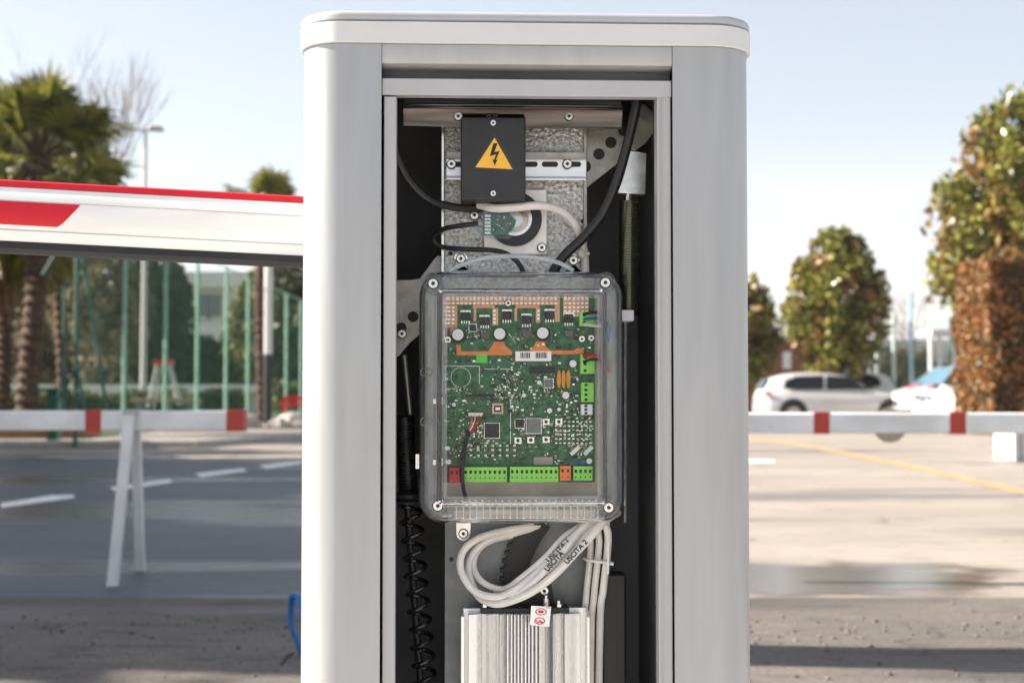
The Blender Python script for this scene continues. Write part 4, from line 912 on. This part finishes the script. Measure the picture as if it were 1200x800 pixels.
def palm(name, label, x, y, z0, h, r, seed, R_=1.7, nf=46, lean=(0, 0), m=None, dry=8, skirt=.9):
    random.seed(seed); t = empty(name, (x, y, z0), label, 'palm tree', 'palm trees on the lawn')
    trunk(t, x, y, z0, h, r, lean, M_palmbark, rings=26, seed=seed); top = Vector((x + lean[0], y + lean[1], z0 + h))
    G_, D_, S_ = ([], []), ([], []), MB()
    for i in range(nf):
        el = R(random.uniform(-52, 82) if i > dry else random.uniform(-80, -45)); az = random.uniform(0, 2 * math.pi)
        d = Vector((math.cos(az) * math.cos(el), math.sin(az) * math.cos(el), math.sin(el)))
        L = R_ * random.uniform(.42, .62); droop = Vector((0, 0, -.10 * L)); hub = top + d * L + droop; S_.tube([top, top + d * L * .5, hub], [.018, .014, .010], 5)
        vs, fs = G_ if i > dry else D_
        side = d.cross(Vector((0, 0, 1))); side = side.normalized() if side.length > .1 else Vector((1, 0, 0)); nn = side.cross(d).normalized()
        roll = random.gauss(0, .5); side, nn = side * math.cos(roll) + nn * math.sin(roll), nn * math.cos(roll) - side * math.sin(roll)
        nb = 22; fr = R_ * random.uniform(.38, .52)
        for k in range(nb):
            a = R(-118 + 236 * k / (nb - 1)); e = (d * math.cos(a) + side * math.sin(a)).normalized(); q = side.cross(d).cross(e).normalized() if False else e.cross(nn).normalized()
            bl = fr * (1 - .25 * abs(a) / 2.1) * random.uniform(.88, 1.08); ww = .034 * R_ / 1.7
            sag = Vector((0, 0, -1)) * bl * random.uniform(.06, .35)
            mid = hub + e * bl * .55 + nn * .04 * bl; tip = hub + e * bl + sag; b = len(vs)
            vs += [hub, mid + q * ww, mid - q * ww, tip]; fs += [(b, b + 1, b + 2), (b + 1, b + 3, b + 2)]
    mb = MB(); mb.add(*G_); mb.build('crown', M_palm, t, smooth=0)
    if D_[0]: mb = MB(); mb.add(*D_); mb.build('dry_fronds', M_palmdry, t, smooth=0)
    S_.build('stalks', M_mixed if False else M_palmbark, t); return t

# palms
za = .125
palm('fan_palm', 'big fan palm with a thick dark trunk, second trunk from the left edge', X(33, 25.5), 25.5, za, 4.95, .20, 11, R_=1.95, nf=95, lean=(.15, 0))
palm('fan_palm', 'fan palm whose trunk stands cut off at the left edge of the photo', X(2, 27.5), 27.5, za, 4.1, .16, 12, R_=1.8, nf=80)
palm('fan_palm', 'slimmer fan palm just right of the big thick palm', X(72, 29.5), 29.5, za, 4.9, .12, 13, R_=1.85, nf=80, lean=(-.1, 0))
palm('fan_palm', 'tall slim palm with reddish trunk beside the white and black post', X(305, 36.5), 36.5, .03, 5.55, .135, 14, R_=1.5, nf=52, lean=(.05, 0))
# bare trees
bare('bare_tree', 'tall bare tree behind the palms, leftmost of the bare crowns', X(28, 62), 62, 0, 18, 3, lv=6, spread=.26, up=1.0, r0=.15)
bare('bare_tree', 'tall bare tree with fine twigs left of the double street lamp', X(100, 58), 58, 0, 18.5, 8, lv=6, spread=.24, up=1.0, r0=.15)
M_haze_twig = mat('pale_twig', (.22, .19, .18), .9, 0, .2, 9)
bare('bare_tree', 'bare pale tree between the round magnolia and the reddish hedge', X(1068, 85), 85, 0, 9.4, 21, M_haze_twig, lv=6, spread=.42, up=.6)
# evergreens behind the court
BT = 'trees behind the sports court'
tree('dark_tree', 'broad dark green tree behind the first tall fence posts', 'tree', X(178, 62), 62, 0, 7.4, 2.2, .2, (1.95, 2.2, 3.1), 3600, .30, M_ever, 5, BT)
tree('brown_tree', 'brown green winter tree behind the diagonal fence braces', 'tree', X(118, 56), 56, 0, 7.4, 2.4, .2, (2.0, 2.0, 3.3), 3000, .28, M_brownfol, 6, BT, holes=.05)
tree('brown_tree', 'brown bushy tree seen between the palm trunks', 'tree', X(52, 60), 60, 0, 6.6, 2.2, .2, (2.4, 2.2, 2.8), 3000, .28, M_brownfol, 66, BT)
tree('light_tree', 'lighter green spreading tree right of the white house', 'tree', X(316, 60), 60, 0, 6.4, 1.5, .2, (1.95, 2.3, 3.0), 3800, .26, M_mixed, 7, BT)
tree('dark_tree', 'dark green tree at the right, low behind the last fence posts', 'tree', X(345, 58), 58, 0, 6.2, 1.4, .2, (1.9, 2.2, 2.9), 3200, .26, M_ever, 8, BT)
tree('dark_tree', 'wide low dark tree beneath the white house', 'tree', X(240, 64), 64, 0, 3.4, .9, .2, (3.0, 2.2, 1.6), 3400, .26, M_ever, 9, BT)
# white house
hs_ = empty('white_house', (X(262, 78), 80, 0), 'white flat roofed house between the two crowns behind the sports court', 'house')
def wall(mbn, x0, y0, z0, x1, y1, z1): mbn.box(x0, y0, z0, x1, y1, z1)
M_hw = mat('house_plaster', (.62, .62, .62), .8, 0, .05, .5)
xa, xb = X(178, 78), X(334, 78); zt2 = P3(262, 338, 78).z
m = MB(); m.box(xa, 78, 0, xb, 84, zt2); m.build('wall', M_hw, hs_)
m = MB(); m.box(xa - .5, 77.3, zt2, xb + .5, 84.5, P3(262, 319, 78).z); m.build('roof', M_hw, hs_, bevel=.03)
for px0, px1, py0, py1 in ((233, 245, 345, 371), (246, 259, 345, 371), (205, 222, 388, 412), (232, 250, 392, 416), (268, 288, 360, 384)):
    a, b = P3(px0, py0, 78), P3(px1, py1, 78); m = MB(); m.box(a.x, 77.93, b.z, b.x, 77.99, a.z); wn = m.build('window', M_chipgrey, hs_)
    m = MB(); m.box(a.x - .1, 77.85, b.z - .14, b.x + .1, 77.995, b.z - .02); m.build('sill', M_hw, wn)
# long low white wall building behind the court
lw_ = empty('low_building', (-20, 52, 0), 'long low white building behind the sports court and palms', 'building')
a = P3(0, 470, 52); m = MB(); m.box(-30, 52, 0, X(352, 52), 56, P3(200, 468, 52).z + .25); m.build('wall', M_hw, lw_)
m = MB(); m.box(-30.4, 51.5, P3(200, 468, 52).z + .25, X(352, 52) + .3, 56.4, P3(200, 468, 52).z + .55); m.build('roof', M_hw, lw_)
m = MB()
for i in range(9):
    x = -22.5 + i * 1.65; m.box(x, 51.94, .15, x + .9, 51.99, .75)
m.build('windows', M_chipgrey, lw_)
# low hedges behind fence
def hedge(name, label, x0, y0, x1, y1, z0, z1, m, core, n, s, seed, cat='hedge', group=None):
    t = empty(name, ((x0 + x1) / 2, (y0 + y1) / 2, z0), label, cat, group); random.seed(seed)
    mb = MB(); k = s * 1.2; mb.box(x0 + k, y0 + k, z0, x1 - k, y1 - k, z1 - k); mb.build('core', core, t)
    vs, fs = [], []; ax, ay, az = (y1 - y0) * (z1 - z0), (x1 - x0) * (z1 - z0), (x1 - x0) * (y1 - y0)
    for i in range(n):
        f = random.choices(('x0', 'x1', 'y0', 'y1', 'z1'), (ax, ax, ay, ay * .4, az))[0]
        p = [random.uniform(x0, x1), random.uniform(y0, y1), random.uniform(z0, z1)]; dpt = abs(random.gauss(0, 1)) * s * .8
        if f == 'x0': p[0] = x0 + dpt
        elif f == 'x1': p[0] = x1 - dpt
        elif f == 'y0': p[1] = y0 + dpt
        elif f == 'y1': p[1] = y1 - dpt
        else: p[2] = z1 - dpt
        p = Vector(p); p += Vector((mnoise.noise(p * 1.3), mnoise.noise(p * 1.3 + Vector((5, 0, 0))), mnoise.noise(p * 1.3 + Vector((0, 7, 0))))) * s * 2.2
        leaf(vs, fs, p, s * random.uniform(.6, 1.3), 1.6)
    mb = MB(); mb.add(vs, fs); mb.build('foliage', m, t, smooth=0); return t
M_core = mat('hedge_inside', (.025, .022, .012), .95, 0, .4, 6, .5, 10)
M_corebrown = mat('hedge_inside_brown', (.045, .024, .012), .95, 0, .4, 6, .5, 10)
hedge('low_hedge', 'long low clipped green hedge on the lawn behind the palms', X(-20, 44), 44, X(205, 44), 45.4, za, .90, M_mixed, M_core, 3200, .12, 41)
hedge('low_hedge', 'short darker hedge block seen between middle fence posts', X(228, 46), 46, X(282, 46), 47.2, za, .95, M_ever, M_core, 900, .12, 42)
hedge('low_hedge', 'light green low hedge at the far right of the court fence', X(318, 50), 50, X(380, 50), 51.2, za, 1.2, M_mixed, M_core, 1200, .12, 43)
# orange-brown hedge on the right
XH = X(1158, 30.5)
hedge('beech_hedge', 'tall clipped reddish brown hedge block at the right edge', XH, 30.5, XH + 5.5, 33.0, 0, P3(1160, 305, 30.5).z, M_beech, M_corebrown, 21000, .095, 44)
# magnolias
MG = 'magnolia trees at the car park'
tree('magnolia', 'round topped magnolia standing behind the white hatchback', 'magnolia tree', X(980, 46), 46, 0, 6.25, 1.9, .13, (1.72, 1.7, 2.55), 6000, .165, M_magn, 15, MG, m2=M_magb, clump=.50, holes=-.04)
tree('magnolia', 'magnolia half hidden by the right side of the cabinet', 'magnolia tree', X(868, 48), 48, 0, 5.0, 1.6, .12, (1.45, 1.5, 2.0), 4200, .165, M_magn, 16, MG, m2=M_magb, clump=.50, holes=-.04)
tree('magnolia', 'tallest magnolia, at the right edge above the reddish hedge', 'magnolia tree', X(1208, 40), 40, 0, 9.4, 2.0, .16, (3.0, 2.7, 4.1), 13000, .165, M_magn, 17, MG, m2=M_magb, clump=.75, holes=-.04)
# brick building
br = empty('brick_building', (X(930, 62), 62, 0), 'low dark red brick building behind the round magnolia', 'building')
a, b = X(872, 62), X(1000, 62); zt3 = P3(930, 400, 62).z
m = MB(); m.box(a - 3, 62, 0, b, 70, zt3); m.build('wall', mat('red_brick', (.20, .075, .05), .9, 0, .25, 3, .3, 30), br); m = MB(); m.box(a - 3.3, 61.6, zt3, b + .3, 70.4, zt3 + .25); m.build('roof', M_kerb, br)
for px in (886, 917, 952, 975):
    p = P3(px, 412, 62); q = P3(px + 10, 432, 62); m = MB(); m.box(p.x, 61.94, q.z, q.x, 61.99, p.z); m.build('window', M_rail, br)
# distant treeline
random.seed(77)
def treeline(name, y, x0, x1, h, n, s, m, seed):
    random.seed(seed); vs, fs = [], []
    for i in range(n):
        x = random.uniform(x0, x1); hh = h * (.65 + .6 * mnoise.fractal(Vector((x * .035, seed, 0)), 1, 2, 4) + .3 * mnoise.noise(Vector((x * .15, seed, 1))))
        leaf(vs, fs, Vector((x, y + random.gauss(0, 3), max(.2, random.random() ** .7 * hh))), s * random.uniform(.6, 1.3), 1.5)
    mb = MB(); mb.add(vs, fs); mb.box(x0, y + 6, 0, x1, y + 7, h * .38); o = mb.build(name, m, smooth=0); o['kind'] = 'stuff'
treeline('distant_trees', 135, -75, 75, 7.0, 15000, .75, M_brownfol, 3)
treeline('distant_trees', 260, -150, 150, 13, 12000, 1.4, M_brownfol, 5)

# --- street lamp
sl = empty('street_lamp', (X(168, 47), 47, 0), 'tall slim street lamp with two flat heads rising above the red topped arm', 'street lamp')
x = X(168, 47); zt4 = P3(168, 153, 47).z; m = MB(); m.cyl((x, 47, 0), (x, 47, zt4), .11, .06, 12); m.build('pole', mat('pole_pale', (.50, .48, .47), .5), sl)
m = MB(); m.tube([(x - .62, 47, zt4 + .05), (x, 47, zt4), (x + .5, 47, zt4)], .03, 8); m.build('cross_arm', M_plate, sl)
for px0, px1, py0, py1, mm in ((132, 154, 143, 153, M_frame), (174, 191, 148, 154, M_lever)):
    a, b = P3(px0, py1, 47), P3(px1, py0, 47); m = MB(); m.loft([[(a.x, 46.8, a.z + .05), (a.x, 47.2, a.z + .05), (a.x + .1, 47.2, b.z), (a.x + .1, 46.8, b.z)], [(b.x, 46.8, a.z), (b.x, 47.2, a.z), (b.x, 47.2, b.z - .03), (b.x, 46.8, b.z - .03)]]); m.build('lamp_head', mm, sl, bevel=.02)
# white and black post
wp2 = empty('striped_post', (X(314, 35.5), 35.5, 0), 'round post, white above and black below, in the bed of rocks', 'post')
x = X(314, 35.5); zb5 = P3(314, 415, 35.5).z; m = MB(); m.cyl((x, 35.5, 0), (x, 35.5, zb5), .105, n=18); m.build('black_base', M_blackbox, wp2)
m = MB(); m.cyl((x, 35.5, zb5), (x, 35.5, P3(314, 270, 35.5).z), .100, n=18); m.build('white_shaft', M_cap, wp2)
# --- green sports court fence
M_green = mat('fence_green', (.28, .50, .40), .5, 0, .1, 5)
M_greendk = mat('fence_green_dark', (.03, .12, .09), .5, 0, .1, 5)
def net_mat(name, col, alpha):
    m = bpy.data.materials.new(name); m.use_nodes = True; nt = m.node_tree; nt.nodes.clear(); L = nt.links
    o = N(nt, 'ShaderNodeOutputMaterial'); tr = N(nt, 'ShaderNodeBsdfTransparent'); d = N(nt, 'ShaderNodeBsdfDiffuse'); d.inputs[0].default_value = (*col, 1)
    mx = N(nt, 'ShaderNodeMixShader'); tc = N(nt, 'ShaderNodeTexCoord'); nz = N(nt, 'ShaderNodeTexNoise'); nz.inputs['Scale'].default_value = .6
    L.new(tc.outputs['Object'], nz.inputs[0]); r = N(nt, 'ShaderNodeMapRange'); r.inputs[3].default_value = alpha * .7; r.inputs[4].default_value = alpha * 1.3; L.new(nz.outputs['Fac'], r.inputs[0]); L.new(r.outputs[0], mx.inputs[0])
    L.new(tr.outputs[0], mx.inputs[1]); L.new(d.outputs[0], mx.inputs[2]); L.new(mx.outputs[0], o.inputs[0]); return m
fe = empty('court_fence', (-7, 34, za), 'tall green wire fence of the sports court, running away behind the left boom', 'fence')
FX = -7.02; FT = .9 + 3.10
ys = [22.9, 25.75, 28.8, 31.7, 34.9, 37.8, 41.0, 44.2, 47.3, 50.4]
for i, y in enumerate(ys):
    m = MB(); m.cyl((FX, y, za - .1), (FX, y, FT), .040, n=10); m.build('post', M_greendk if i == 0 else M_green, fe)
m = MB(); 
for z in (FT - .03, .3): m.cyl((FX, ys[0], z), (FX, ys[-1], z), .018, n=6)
m.build('rail', M_green, fe)
m = MB(); m.box(FX + .05, ys[0], za, FX + .054, ys[-1], FT); m.build('net', net_mat('green_net', (.10, .24, .16), .10), fe)
m = MB()
for a, b in (((96, 300), (126, 486)), ((90, 430), (66, 472)), ((90, 430), (103, 500)), ((75, 330), (75, 500)), ((68, 292), (50, 322)), ((75, 400), (76, 470))):
    m.cyl(P3(*a, 22.8), P3(*b, 22.8), .028, n=8)
m.build('brace', M_greendk, fe)
bx = empty('green_box', (X(64, 23.4), 23.4, za), 'dark green box beside the first fence post', 'box')
a = P3(57, 458, 23.4); b = P3(69, 458, 23.4); m = MB(); m.box(a.x, 23.3, za, b.x, 23.6, a.z); m.build('box_body', M_greendk, bx, bevel=.01); m = MB(); m.box(a.x - .25, 23.25, a.z, b.x + .03, 23.65, a.z + .05); m.build('box_lid', M_greendk, bx)
# step ladder, wooden bench, red bench
ld_ = empty('step_ladder', (X(191, 40), 40, za), 'white stepladder with a red top standing on the court', 'ladder')
m = MB()
for a, b in (((184, 425), (173, 478)), ((188, 425), (180, 478)), ((196, 425), (209, 474)), ((199, 425), (213, 474))): m.cyl(P3(*a, 40), P3(*b, 40) , .03, n=6)
for k in range(4):
    y = 436 + k * 9; m.cyl(P3(184 - k * 2.2, y, 40), P3(188 - k * 1.7, y, 40), .02, n=6)
m.build('frame', M_cap, ld_); a, b = P3(181, 422, 40), P3(202, 427, 40); m = MB(); m.box(a.x, 39.8, b.z, b.x, 40.2, a.z); m.build('top_step', M_arm_red if False else M_armr, ld_)
wb = empty('wooden_bench', (X(196, 33), 33, za), 'low brown wooden bench across the court behind the left boom', 'bench')
a, b = P3(156, 467, 33), P3(232, 472, 33); m = MB(); m.box(a.x, 32.8, b.z, b.x, 33.3, a.z); m.build('seat', mat('bench_wood', (.26, .20, .16), .7, 0, .2, 5), wb, bevel=.01)
for px in (162, 194, 226):
    p = P3(px, 470, 33); m = MB(); m.box(p.x - .05, 32.85, za, p.x + .05, 33.25, b.z); m.build('leg', M_plate, wb)
rb = empty('red_bench', (X(345, 39), 39, za), 'small red bench between the rocks and the cabinet', 'bench')
a, b = P3(330, 473, 39), P3(372, 476, 39); m = MB(); m.box(a.x, 38.8, b.z, b.x, 39.2, a.z); m.build('seat', M_armr, rb, bevel=.01); m = MB(); m.box(a.x, 39.15, a.z + .08, b.x, 39.2, a.z + .2); m.build('backrest', M_armr, rb)
for px in (333, 368):
    p = P3(px, 474, 39); m = MB(); m.box(p.x - .03, 38.85, 0, p.x + .03, 39.18, a.z + .15); m.build('leg', M_armr, rb)
# rock bed with its dark kerb
bd = MB(); pts = [(-8.2, 31.2), (-3.3, 31.2), (-3.3, 37.5), (-6.9, 37.5), (-8.0, 33)]
sheet('rock_bed', [(-6.9, 31.3), (-3.6, 31.3), (-3.6, 39.5), (-6.9, 39.5)], .125, M_paveg)
m = MB(); m.box(-7.4, 31.0, 0, -3.3, 31.28, .15); o = m.build('bed_kerb', M_kerbdark, bevel=.03); o['kind'] = 'structure'
M_rock = mat('pale_rock', (.42, .38, .34), .85, 0, .25, 5, .5, 12)
for i, (px, py, r, lab) in enumerate(((286, 500, .34, 'pale rock touching the red tip of the left boom'), (300, 504, .16, 'small pale rock before the slim palm trunk'), (342, 497, .38, 'large pale rock next to the cabinet edge'), (330, 505, .22, 'flat pale rock between the striped post and the cabinet'),
                                       (352, 503, .2, 'pale rock half hidden by the cabinet edge'), (322, 500, .16, 'small rock at the foot of the striped post'))):
    mb = MB(); p = ground(px, py + 3, .12); p.y = min(max(p.y, 31.9), 36.5); p = Vector((X(px, p.y), p.y, .16)); rock(mb, p, r * 1.05, .75, i * 3.3); tag(mb.build('rock', M_rock), lab, 'rock', 'rocks in the bed')
# red low strip on court edge
m = MB(); m.box(-11, 24.6, za, FX - .1, 24.7, .30); o = m.build('court_edge', mat('court_terracotta', (.34, .13, .08), .8, 0, .2, 5)); o['kind'] = 'structure'

# --- right background fence and posts
fr = empty('green_fence', (12, 57, 0), 'green mesh fence behind the parked cars', 'fence')
M_netd = net_mat('dark_green_net', (.06, .10, .06), .45)
xa, xb = X(985, 56), X(1150, 56); zt6 = P3(1050, 398, 56).z
m = MB(); m.box(xa, 56, 0, xb, 56.02, zt6); m.build('net', M_netd, fr)
M_postp = mat('post_pale_green', (.42, .50, .46), .5); M_postb = mat('post_blue', (.28, .46, .56), .5)
for px, top, mm in ((993, 404, M_postp), (1027.5, 403, M_postp), (1047, 366, M_postp), (1067, 344, M_postb), (1114, 372, M_greendk), (1090, 398, M_greendk)):
    p = P3(px, top, 55.8); m = MB(); m.cyl((p.x, 55.8, 0), (p.x, 55.8, p.z), .075, n=10); m.build('post', mm, fr)
cp = empty('white_canopy', (X(1112, 52), 53, 0), 'white canopy on thin posts between the green fence and the reddish hedge', 'canopy')
a, b = P3(1092, 386, 52), P3(1140, 392, 52); m = MB(); m.box(a.x, 52, b.z, b.x, 54, a.z); m.build('roof', M_cap, cp)
for px in (1090.5, 1101, 1118):
    p = P3(px, 400, 52.1); m = MB(); m.cyl((p.x, 52.1, 0), (p.x, 52.1, b.z), .08, n=8); m.build('post', M_cap, cp)
sg_ = empty('blue_sign', (X(1019, 50), 50, 0), 'small pale blue sign on a post between the round magnolia and the fence', 'sign')
p = P3(1018.5, 424, 50); m = MB(); m.prism([p + Vector((.11 * math.cos(R(t)), 0, .22 * math.sin(R(t)))) for t in range(0, 360, 24)], (0, .02, 0)); m.build('panel', mat('sign_blue', (.38, .58, .72), .4), sg_); m = MB(); m.cyl((p.x, 50.03, 0), (p.x, 50.03, p.z), .025, n=8); m.build('post', M_postp, sg_)

# --- cars
M_carw = mat('car_white', (.60, .60, .60), .28, 0, .02, 1, coat=.8)
M_glass = mat('car_glass', (.012, .015, .018), .1, 0, .1, 2, spec=.35)
M_winblue = mat('windscreen_blue', (.09, .18, .25), .08, 0, .1, 2, coat=1)
M_tyre = mat('tyre', (.02, .02, .021), .8); M_rimm = mat('wheel_rim', (.45, .45, .46), .35, .8)
M_lampc = mat('headlamp', (.14, .15, .17), .1, .4, coat=1); M_lampr = mat('tail_lamp', (.35, .02, .03), .2, coat=1)
def car(name, label, x, y, ang, L=4.26, Ht=1.45, kind='hatch', wheelx=(1.32, -1.30), livery=None, glass=None, seed=0, ground_z=0):
    fr_ = Matrix.Translation((x, y, ground_z)) @ Matrix.Rotation(R(ang), 4, 'Z')
    t = empty(name, (0, 0, 0), label, 'car', frame=fr_, group=None); k = L / 4.26; hk = Ht / 1.45
    st = [(2.13, .60, .30, .55), (2.10, .68, .24, .70), (1.98, .76, .20, .80), (1.55, .86, .18, .87), (1.05, .95, .17, .885), (.5, .945, .17, .89), (-.6, .965, .17, .895), (-1.3, .99, .18, .89), (-1.8, 1.0, .20, .86), (-2.03, .96, .25, .80), (-2.12, .78, .30, .70)]
    rings = []
    for (sx, zt_, zb_, hw) in st:
        zt_ *= hk; r = []
        for yy, zz in ((-hw * .90, zb_), (-hw, zb_ + .15), (-hw * 1.0, (zb_ + zt_) / 2), (-hw * .965, zt_ - .10), (-hw * .88, zt_ - .02), (-hw * .5, zt_ + .012), (0, zt_ + .02)):
            r.append((sx * k, yy, zz))
        r = r + [(a, -b, c) for a, b, c in reversed(r[:-1])]; rings.append(r)
    m = MB(fr_); m.loft(rings); body = m.build('body', M_carw, t, smooth=40)
    gh = [(1.02, .93, .80, .70), (.62, 1.18, .78, .64), (.22, 1.38, .78, .60), (-.2, 1.44, .79, .60), (-.9, 1.45, .79, .60), (-1.45, 1.40, .78, .59), (-1.85, 1.28, .76, .57), (-2.02, 1.0, .74, .62)]
    rings = []
    for sx, zt_, hb, ht in gh:
        zt_ *= hk; bz = .92 * hk; r = [(sx * k, -hb, bz), (sx * k, -(hb + ht) / 2 - .03, (bz + zt_) / 2), (sx * k, -ht, zt_ - .04 * (zt_ > 1)), (sx * k, -ht * .7, zt_), (sx * k, 0, zt_ + .015)]
        r += [(a, -b, c) for a, b, c in reversed(r[:-1])]; rings.append(r)
    m = MB(fr_); m.loft(rings); m.build('roof', M_carw, t, smooth=40)
    gm = glass or M_glass
    for sy in (-1, 1):
        for poly in (((.74, 1.0), (.30, 1.33), (-.32, 1.37), (-.36, .99)), ((-.44, .99), (-.40, 1.37), (-1.15, 1.35), (-1.45, 1.24), (-1.52, 1.03), (-1.3, .99))):
            m = MB(fr_)
            def gy(z): tt = (z - .92) / .5; return sy * (.795 + .03 - .19 * tt + .022)
            A_ = [Vector((a * k, gy(z), z * hk)) for a, z in poly]
            m.prism(A_ if sy < 0 else list(reversed(A_)), (0, -sy * .02, 0)); m.build('side_window', gm, t, smooth=0)
    m = MB(fr_); m.add([(1.00 * k, -.68, .975 * hk), (1.00 * k, .68, .975 * hk), (.25 * k, .54, 1.385 * hk), (.25 * k, -.54, 1.385 * hk), (1.02 * k, -.68, 1.0 * hk), (1.02 * k, .68, 1.0 * hk), (.27 * k, .54, 1.41 * hk), (.27 * k, -.54, 1.41 * hk)], [(0, 3, 2, 1), (4, 5, 6, 7), (0, 1, 5, 4), (1, 2, 6, 5), (2, 3, 7, 6), (3, 0, 4, 7)]); m.build('windscreen', gm, t, smooth=0)
    m = MB(fr_); m.add([(-2.04 * k, -.62, 1.02 * hk), (-2.04 * k, .62, 1.02 * hk), (-1.89 * k, .54, 1.27 * hk), (-1.89 * k, -.54, 1.27 * hk), (-2.07 * k, -.62, 1.02 * hk), (-2.07 * k, .62, 1.02 * hk), (-1.92 * k, .54, 1.29 * hk), (-1.92 * k, -.54, 1.29 * hk)], [(0, 1, 2, 3), (7, 6, 5, 4), (0, 4, 5, 1), (1, 5, 6, 2), (2, 6, 7, 3), (3, 7, 4, 0)]); m.build('rear_window', gm, t, smooth=0)
    for sx in wheelx:
        for sy in (-1, 1):
            m = MB(fr_); m.cyl((sx * k, sy * .885, .36), (sx * k, sy * .900, .36), .385, n=28); m.build('wheel_arch', M_ink, t)
            m = MB(fr_); m.cyl((sx * k, sy * .72, .32), (sx * k, sy * .915, .32), .32, n=28); wh = m.build('wheel', M_tyre, t, bevel=.02)
            m = MB(fr_); m.cyl((sx * k, sy * .90, .32), (sx * k, sy * .922, .32), .205, n=20); m.build('rim', M_rimm, wh)
    for sy in (-1, 1):
        m = MB(fr_); m.prism([(1.99 * k, sy * .79, .63 * hk), (2.09 * k, sy * .70, .62 * hk), (2.12 * k, sy * .48, .63 * hk), (2.06 * k, sy * .50, .74 * hk), (1.86 * k, sy * .80, .76 * hk)], (.015, sy * .035, 0)); m.build('headlight', M_lampc, t)
        m = MB(fr_); m.prism([(-2.05 * k, sy * .80, .80), (-1.86 * k, sy * .875, .82), (-1.88 * k, sy * .87, .93), (-2.04 * k, sy * .78, .92)], (-.02, sy * .02, 0)); m.build('tail_light', M_lampr, t)
        m = MB(fr_); m.loft([[(.62 * k, sy * .84, 1.0), (.80 * k, sy * .84, 1.0), (.78 * k, sy * .84, 1.1), (.64 * k, sy * .84, 1.1)], [(.64 * k, sy * 1.02, .99), (.80 * k, sy * 1.02, .99), (.76 * k, sy * 1.02, 1.12), (.66 * k, sy * 1.02, 1.12)]]); m.build('wing_mirror', M_glass, t)
    m = MB(fr_); m.box(2.08 * k, -.5, .30, 2.15 * k, .5, .46); m.build('grille', M_ink, t)
    return t, fr_, k, hk
t, *_ = car('white_hatchback', 'white hatchback seen from the side, directly right of the cabinet', X(976, 39.6), 39.6, 0, wheelx=(1.40, -1.28))
t, f2, k2, h2 = car('wrapped_car', 'small white car with coloured livery facing the hatchback', 12.3, 39.4, 180 + 27, L=4.1, Ht=1.66, wheelx=(1.25, -1.2), glass=M_winblue)
def decal(name, mm, pts, y):
    m = MB(f2); m.prism([(a * k2, y, z * h2) for a, z in pts], (0, .012 if y > 0 else -.012, 0)); m.build(name, mm, t, smooth=0)
circ = lambda cx_, cz_, r: [(cx_ + r * math.cos(R(q)), cz_ + r * math.sin(R(q))) for q in range(0, 360, 20)]
decal('red_decal', M_red, circ(1.66, .50, .15), .885); decal('lime_decal', mat('lime', (.50, .75, .06), .4), [(1.45, .78), (1.2, .72), (.95, .80), (1.1, .90), (1.35, .86)], .882); decal('blue_decal', mat('sky_blue', (.12, .45, .70), .4), [(.85, .72), (.6, .66), (.45, .86), (.7, .86)], .882)
m = MB(f2); m.prism([(1.5 * k2, -.45, .905 * h2), (.98 * k2, -.60, .985 * h2), (.98 * k2, -.38, .99 * h2), (1.5 * k2, -.25, .91 * h2)], (0, 0, .012)); m.prism([(1.5 * k2, .30, .91 * h2), (.98 * k2, .40, .99 * h2), (.98 * k2, .58, .985 * h2), (1.5 * k2, .48, .905 * h2)], (0, 0, .012)); m.build('hood_stripe', mat('hood_red', (.60, .04, .10), .4), t, smooth=0)
car('white_suv', 'white car nosing out in front of the reddish hedge, mostly hidden by it', 11.75, 35.3, 180 + 50, L=4.2, Ht=1.62)
car('white_car', 'white car whose roof shows above the side view hatchback', X(985, 46.2), 47.5, 180, L=4.1, Ht=1.62)

# --- unseen on the left: evergreens that shade the road, pillar added for its shadow
pl = empty('shadow_pillar', (-2.75, 5.28, 0), 'added plain pillar with a flat cap, unseen at left, casting a shadow band', 'pillar')
m = MB(); m.box(-2.92, 5.10, 0, -2.58, 5.46, 2.55); m.build('shaft', M_hw, pl, bevel=.01); m = MB(); m.box(-2.96, 5.06, 2.55, -2.54, 5.50, 2.62); m.build('coping', M_kerb, pl, bevel=.01)
hedge('evergreen_screen', 'tall dense evergreen screen outside the left edge, shading the asphalt', -12.6, 5.75, -10.6, 20.4, 0, 6.3, M_ever, M_core, 10000, .26, 91)
for i, (x, y, h_, r_) in enumerate(((-9.6, 5.9, 5.0, 1.2), (-13.4, 22.4, 6.2, 1.6))):
    tree('roadside_tree', ('small evergreen outside the left edge, on the near side of the evergreen screen', 'evergreen outside the left edge, beyond the evergreen screen')[i],
         'tree', x, y, 0, h_, 1.4, .15, (r_, r_, h_ * .46), int(900 * r_ * r_), .26, M_ever, 90 + i, 'trees shading the road', holes=.3, clump=.2)

# --- haze
mh = bpy.data.materials.new('haze_air'); mh.use_nodes = True; nt = mh.node_tree; nt.nodes.clear()
o_ = N(nt, 'ShaderNodeOutputMaterial'); pv = N(nt, 'ShaderNodeVolumePrincipled'); pv.inputs['Color'].default_value = (.93, .95, 1, 1); pv.inputs['Density'].default_value = .00022; pv.inputs['Anisotropy'].default_value = .3
nt.links.new(pv.outputs[0], o_.inputs['Volume'])
m = MB(); m.box(-1400, -720, -1, 1400, 1950, 175); hz = m.build('haze', mh, smooth=0); hz['kind'] = 'stuff'
